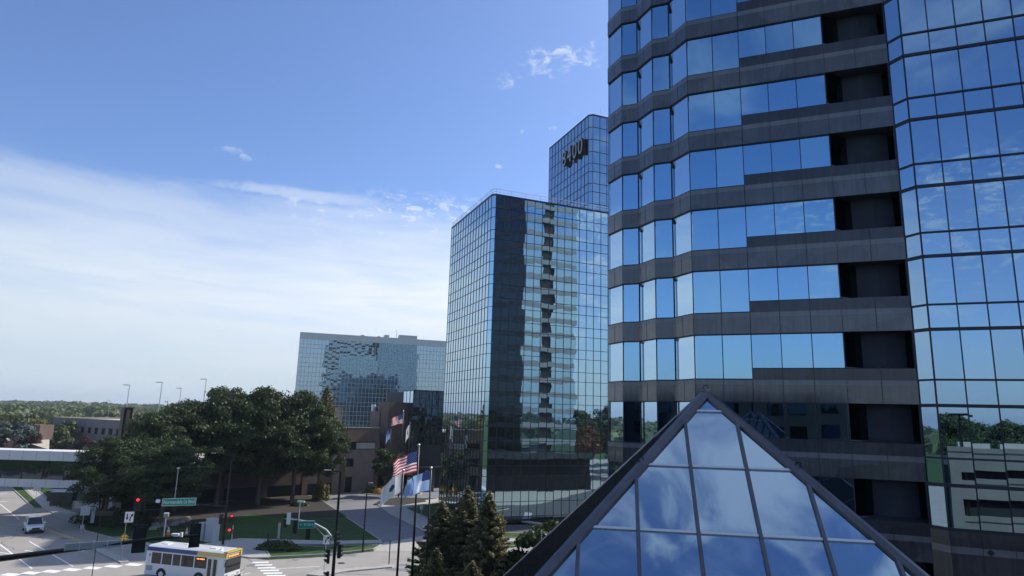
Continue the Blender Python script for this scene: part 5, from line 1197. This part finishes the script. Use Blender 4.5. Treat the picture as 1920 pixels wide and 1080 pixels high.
# --- cars
def car(x, y, heading, paint, label, name='suv', Lc=4.9, Wc=1.95, Hc=1.78, sedan=False, cat='SUV'):
    t = empty(name, (x, y, 0), R(90) - R(heading), label=label, cat=cat); l = Lc / 2; bz = 1.02 if not sedan else .92
    # lower body: rings across x
    def rg(x, w, zb, zt): y = w / 2; return [(x, -y * .92, zb), (x, -y, zb + .18), (x, -y, zt - .22), (x, -y * .93, zt), (x, y * .93, zt), (x, y, zt - .22), (x, y, zb + .18), (x, y * .92, zb)]
    stn = [(-l, Wc * .86, .42, bz - .12), (-l + .18, Wc * .97, .30, bz), (-l + 1.2, Wc, .24, bz + .02), (.5, Wc, .24, bz), (l - 1.15, Wc, .25, bz - .03), (l - .35, Wc * .96, .28, bz - .12), (l - .05, Wc * .86, .34, bz - .24), (l, Wc * .78, .42, bz - .34)]
    m = MB(); Rr = [rg(*s) for s in stn]
    for a, b in zip(Rr, Rr[1:]): m.hull_strip(a, b)
    m.poly(Rr[0][::-1]); m.poly(Rr[-1]); m.build('body', paint, t, smooth=False, local=True)
    def cg(x, wb, wt, z0, z1): return [(x, -wb / 2, z0), (x, -wt / 2, z1), (x, wt / 2, z1), (x, wb / 2, z0)]
    back = -l + (.25 if not sedan else .9); zt = Hc
    prof = [(back, bz - .02), (back + .35, zt - .1), (back + .7, zt - .03), (-.3, zt - .02), (.25, zt - .07), (l - 1.45, bz - .03)]
    m = MB(); g = []
    for i, (px, pz) in enumerate(prof):
        w = Wc * (.90 if i in (0, 5) else .74); g.append([(px, -w / 2, pz), (px, w / 2, pz)])
    base = [[(px, -Wc * .45, bz - .04), (px, Wc * .45, bz - .04)] for px, _ in prof]
    for i in range(5):
        m.poly([g[i][0], g[i][1], g[i + 1][1], g[i + 1][0]]); 
        for s in (0, 1): q = [base[i][s], base[i + 1][s], g[i + 1][s], g[i][s]]; m.poly(q if s == 0 else q[::-1])
    m.build('cabin_glass', 'car_glass', t, local=True)
    m = MB(); m.hull_strip([(back + .33, -Wc * .37, zt - .12), (back + .33, Wc * .37, zt - .12), (back + .33, Wc * .35, zt - .02), (back + .33, -Wc * .35, zt - .02)], [(.3, -Wc * .37, zt - .12), (.3, Wc * .37, zt - .12), (.22, Wc * .35, zt), (.22, -Wc * .35, zt)])
    m.poly([(back + .33, -Wc * .37, zt - .12), (back + .33, Wc * .37, zt - .12), (back + .33, Wc * .35, zt - .02), (back + .33, -Wc * .35, zt - .02)]); m.build('roof', paint, t, local=True)
    m = MB()
    for s in (-1, 1):
        for px in ((back + .45, zt - .08), (-.75, zt - .08), (.25, zt - .1)): m.tube((px[0] - (.25 if px[0] < -1 else 0), s * Wc * .452, bz - .05), (px[0], s * Wc * .372, px[1]), .04, .035, 5)
        m.tube((l - 1.42, s * Wc * .452, bz - .03), (.27, s * Wc * .372, zt - .08), .045, .04, 5)
    m.build('pillar', paint, t, local=True)
    for s in (-1, 1):
        for x_ in (-l + .95, l - .98): wheel(t, x_, s * (Wc / 2 - .1), .36 if not sedan else .33, .24, s)
        m = MB(); m.box((l - .10, s * Wc * .33, bz - .30), (.16, .34, .14), 0); m.build('headlight', 'chrome', t, local=True)
        m = MB(); m.box((-l + .03, s * Wc * .38, bz - .12), (.10, .22, .22), 0); m.build('tail_light', 'tail_red', t, local=True)
        m = MB(); m.box((l - 1.75, s * (Wc / 2 + .08), bz + .08), (.12, .22, .16), 0); m.build('mirror', paint, t, local=True)
    m = MB(); m.box((l + .0, 0, bz - .36), (.06, Wc * .42, .22)); m.box((l - .02, 0, .42), (.08, Wc * .66, .18)); m.build('grille', 'signal_black', t, local=True)
    m = MB(); m.box((l - .06, 0, .30), (.12, Wc * .8, .12)); m.box((-l + .03, 0, .42), (.1, Wc * .85, .16)); m.build('bumper', 'signal_black', t, local=True)
    if not sedan:
        m = MB(); 
        for s in (-1, 1): m.tube((back + .5, s * Wc * .33, zt + .03), (.1, s * Wc * .33, zt + .03), .02, .02, 5)
        m.build('roof_rail', 'galv', t, local=True)
    return t
sv = gp(47, 999.5); car(sv[0], sv[1] + 1.4, 139, 'white_gloss', 'white SUV driving toward the intersection in the left road')
pc_ = gp(744, 915); car(pc_[0], pc_[1] + 1, 112, 'white_gloss', 'white car parked at the entrance behind the flower island', 'car', 4.6, 1.85, 1.5, True, 'car')
pc_ = gp(165, 925); car(pc_[0], pc_[1], 60, 'cabinet', 'silver car parked in shade beside the skyway column', 'car', 4.5, 1.8, 1.45, True, 'car')

# ================================================================== SKY, CLOUDS, SUN, AIR
SUN_AZ, SUN_EL = 52.0, 43.0
wd = bpy.data.worlds.new('World'); scn.world = wd; wd.use_nodes = True; nt = wd.node_tree; L = nt.links
for n in list(nt.nodes): nt.nodes.remove(n)
out = N(nt, 'ShaderNodeOutputWorld'); bgn = N(nt, 'ShaderNodeBackground'); bgn.inputs['Strength'].default_value = .105
sky = N(nt, 'ShaderNodeTexSky'); sky.sky_type = 'NISHITA'; sky.sun_disc = False; sky.sun_elevation = R(SUN_EL); sky.sun_rotation = R(SUN_AZ); sky.altitude = 250; sky.air_density = 1.0; sky.dust_density = 1.1; sky.ozone_density = 2.2
tc = N(nt, 'ShaderNodeTexCoord')
def math_(op, a, b=None, clamp=False):
    n = N(nt, 'ShaderNodeMath'); n.operation = op; n.use_clamp = clamp
    for i, v in enumerate((a, b)):
        if v is None: continue
        if isinstance(v, (int, float)): n.inputs[i].default_value = v
        else: L.new(v, n.inputs[i])
    return n.outputs[0]
def sstep(v, lo, hi):
    n = N(nt, 'ShaderNodeMapRange'); n.interpolation_type = 'SMOOTHSTEP'; n.inputs['From Min'].default_value = lo; n.inputs['From Max'].default_value = hi
    if lo > hi: n.inputs['From Min'].default_value = hi; n.inputs['From Max'].default_value = lo; n.inputs['To Min'].default_value = 1; n.inputs['To Max'].default_value = 0
    L.new(v, n.inputs['Value']); return n.outputs[0]
sep = N(nt, 'ShaderNodeSeparateXYZ'); L.new(tc.outputs['Generated'], sep.inputs[0]); dx, dy, dz = sep.outputs
zc = math_('ADD', math_('MAXIMUM', dz, 0.0), .12)
pl = N(nt, 'ShaderNodeCombineXYZ'); L.new(math_('DIVIDE', dx, zc), pl.inputs[0]); L.new(math_('DIVIDE', dy, zc), pl.inputs[1])
def noise(vec, scale, det=6, rough=.6, sc=(1, 1, 1), rot=0, loc=(0, 0, 0), dist=0):
    mp = N(nt, 'ShaderNodeMapping'); mp.inputs['Scale'].default_value = sc; mp.inputs['Rotation'].default_value = (0, 0, rot); mp.inputs['Location'].default_value = loc; L.new(vec, mp.inputs[0])
    n = N(nt, 'ShaderNodeTexNoise'); n.inputs['Scale'].default_value = scale; n.inputs['Detail'].default_value = det; n.inputs['Roughness'].default_value = rough; n.inputs['Distortion'].default_value = dist; L.new(mp.outputs[0], n.inputs['Vector']); return n.outputs['Fac']
P2 = pl.outputs[0]; GEN = tc.outputs['Generated']
# layered bank low over the front-left horizon
nb1 = noise(GEN, 2.6, 8, .55, (1, 1, 5), 0, (3, 1, 0), .3); nb2 = noise(GEN, 12, 8, .65, (1, 1, 3.2), .0, (0, 2, 1), .4)
edge = math_('ADD', dz, math_('ADD', math_('MULTIPLY', math_('SUBTRACT', nb1, .5), .13), math_('MULTIPLY', math_('SUBTRACT', nb2, .5), .045)))
bank = math_('MULTIPLY', math_('ADD', math_('MULTIPLY', sstep(edge, .318, .275), .45), math_('MULTIPLY', sstep(edge, .29, .15), .55)), 1.0)
streak = noise(GEN, 3.2, 8, .6, (1, 1, 9), 0, (1, 7, 0), .2)
bank = math_('MULTIPLY', bank, math_('ADD', .68, math_('MULTIPLY', sstep(streak, .34, .64), .32)))
front = sstep(dy, -.35, .35)
bank = math_('MULTIPLY', bank, math_('ADD', .25, math_('MULTIPLY', front, .75)))
# ripples at the upper edge of the bank and loose wisps
rip = noise(GEN, 34, 5, .7, (1, 1, 2.6), .3, (0, 0, 4), .6)
ripm = math_('MULTIPLY', sstep(rip, .46, .64), math_('MULTIPLY', sstep(edge, .335, .300), sstep(dx, -.42, -.30)))
ripm = math_('MULTIPLY', ripm, .6)
def patch(px, py, rad, thr, sc=22, amt=.9, str_=(1, 1, 1)):
    d = ray(px, py).normalized(); vm = N(nt, 'ShaderNodeVectorMath'); vm.operation = 'SUBTRACT'; vm.inputs[1].default_value = d; L.new(GEN, vm.inputs[0])
    v2 = N(nt, 'ShaderNodeVectorMath'); v2.operation = 'MULTIPLY'; v2.inputs[1].default_value = str_; L.new(vm.outputs[0], v2.inputs[0])
    ln = N(nt, 'ShaderNodeVectorMath'); ln.operation = 'LENGTH'; L.new(v2.outputs[0], ln.inputs[0])
    g = sstep(ln.outputs['Value'], rad, rad * .1); n = noise(GEN, sc, 8, .65, (1, 1, 1.8), .4, (px * .01, 0, 0), .5)
    return math_('MULTIPLY', sstep(math_('ADD', n, math_('MULTIPLY', g, .30)), thr, thr + .22), math_('MULTIPLY', g, amt))
w1 = patch(1060, 110, .115, .70, 34, .5, (1, 1, 2.4)); w2 = patch(950, 152, .05, .72, 50, .35, (1, 1, 2)); w3 = patch(445, 287, .07, .74, 50, .3, (.8, .8, 3)); w4 = patch(1035, 240, .016, .72, 90, .3, (1, 1, 1.6)); w5 = patch(980, 246, .012, .72, 90, .22, (1, 1, 1.6)); w6 = patch(935, 312, .012, .6, 90, .3, (1, 1, 2)); w7 = patch(560, 366, .13, .56, 14, .42, (.6, .6, 7))
# overhead and rear broken cloud (mirrored by the skylight and windows)
ov = noise(P2, 7.0, 9, .56, (1, 1, 1), .5, (2.3, .7, 0), .7); ovm = math_('MULTIPLY', sstep(ov, .44, .62), sstep(dz, .62, .88)); ovm = math_('MULTIPLY', ovm, .48)
rear = noise(GEN, 3.4, 9, .62, (1, 1, 2.0), .2, (5, 3, 0), .5); rearm = math_('MULTIPLY', math_('MULTIPLY', sstep(rear, .46, .70), sstep(dy, .05, -.3)), .42)
hz = sstep(dz, .16, -.01)
tot = math_('MAXIMUM', math_('MAXIMUM', bank, ripm), math_('MAXIMUM', math_('MAXIMUM', w1, w2), math_('MAXIMUM', math_('MAXIMUM', w3, w4), math_('MAXIMUM', math_('MAXIMUM', w5, w6), w7))))
tot = math_('MAXIMUM', tot, math_('MAXIMUM', ovm, rearm))
# cloud brightness: whiter toward the sun
sd3 = Vector((math.sin(R(SUN_AZ)) * math.cos(R(SUN_EL)), math.cos(R(SUN_AZ)) * math.cos(R(SUN_EL)), math.sin(R(SUN_EL))))
dt = N(nt, 'ShaderNodeVectorMath'); dt.operation = 'DOT_PRODUCT'; dt.inputs[1].default_value = sd3; L.new(GEN, dt.inputs[0])
cr = N(nt, 'ShaderNodeValToRGB'); e = cr.color_ramp.elements; e[0].position = .05; e[0].color = (.60, .68, .77, 1); e[1].position = .75; e[1].color = (.86, .90, .95, 1)
L.new(dt.outputs['Value'], cr.inputs['Fac'])
CS = N(nt, 'ShaderNodeVectorMath'); CS.operation = 'SCALE'; CS.inputs['Scale'].default_value = CLOUD = 9.6; L.new(cr.outputs['Color'], CS.inputs[0])
# clear sky, slightly graded
gr = N(nt, 'ShaderNodeMix', data_type='RGBA', blend_type='MULTIPLY'); gr.inputs[0].default_value = 1; L.new(sky.outputs[0], gr.inputs[6]); gr.inputs[7].default_value = (.97, 1.12, 1.42, 1)
m1 = N(nt, 'ShaderNodeMix', data_type='RGBA'); L.new(tot, m1.inputs[0]); L.new(gr.outputs[2], m1.inputs[6]); L.new(CS.outputs[0], m1.inputs[7])
hzc = N(nt, 'ShaderNodeMix', data_type='RGBA'); L.new(math_('MULTIPLY', hz, .8), hzc.inputs[0]); L.new(m1.outputs[2], hzc.inputs[6]); hzc.inputs[7].default_value = (5.1, 6.0, 6.5, 1)
L.new(hzc.outputs[2], bgn.inputs['Color']); L.new(bgn.outputs[0], out.inputs['Surface'])
sl = bpy.data.lights.new('sun', 'SUN'); sl.energy = 4.4; sl.angle = R(.53); sl.color = (1, .945, .86); so = bpy.data.objects.new('sun', sl); COL.objects.link(so)
so.rotation_euler = (-sd3).to_track_quat('-Z', 'Y').to_euler(); so.location = (0, 0, 200)
HAZE = 1
if HAZE:
    m, nt, b = new_mat('haze_air'); nt.nodes.remove(b); v = nt.nodes.new('ShaderNodeVolumePrincipled'); v.inputs['Color'].default_value = (.80, .88, 1, 1); v.inputs['Density'].default_value = .00016; v.inputs['Anisotropy'].default_value = .2
    nt.links.new(v.outputs[0], nt.nodes['Material Output'].inputs['Volume'])
    h = MB(); h.box((0, 0, 51.5), (14200, 14200, 105)); ho = h.build('haze', 'haze_air', kind='stuff')
vs = scn.view_settings; vs.view_transform = 'Standard'; vs.look = 'None'; vs.gamma = 1; vs.exposure = EXPOSURE = 0.25; vs.use_curve_mapping = False
scn.cycles.max_bounces = 6; scn.cycles.glossy_bounces = 4; scn.cycles.volume_bounces = 0; scn.cycles.transmission_bounces = 2; scn.cycles.diffuse_bounces = 2
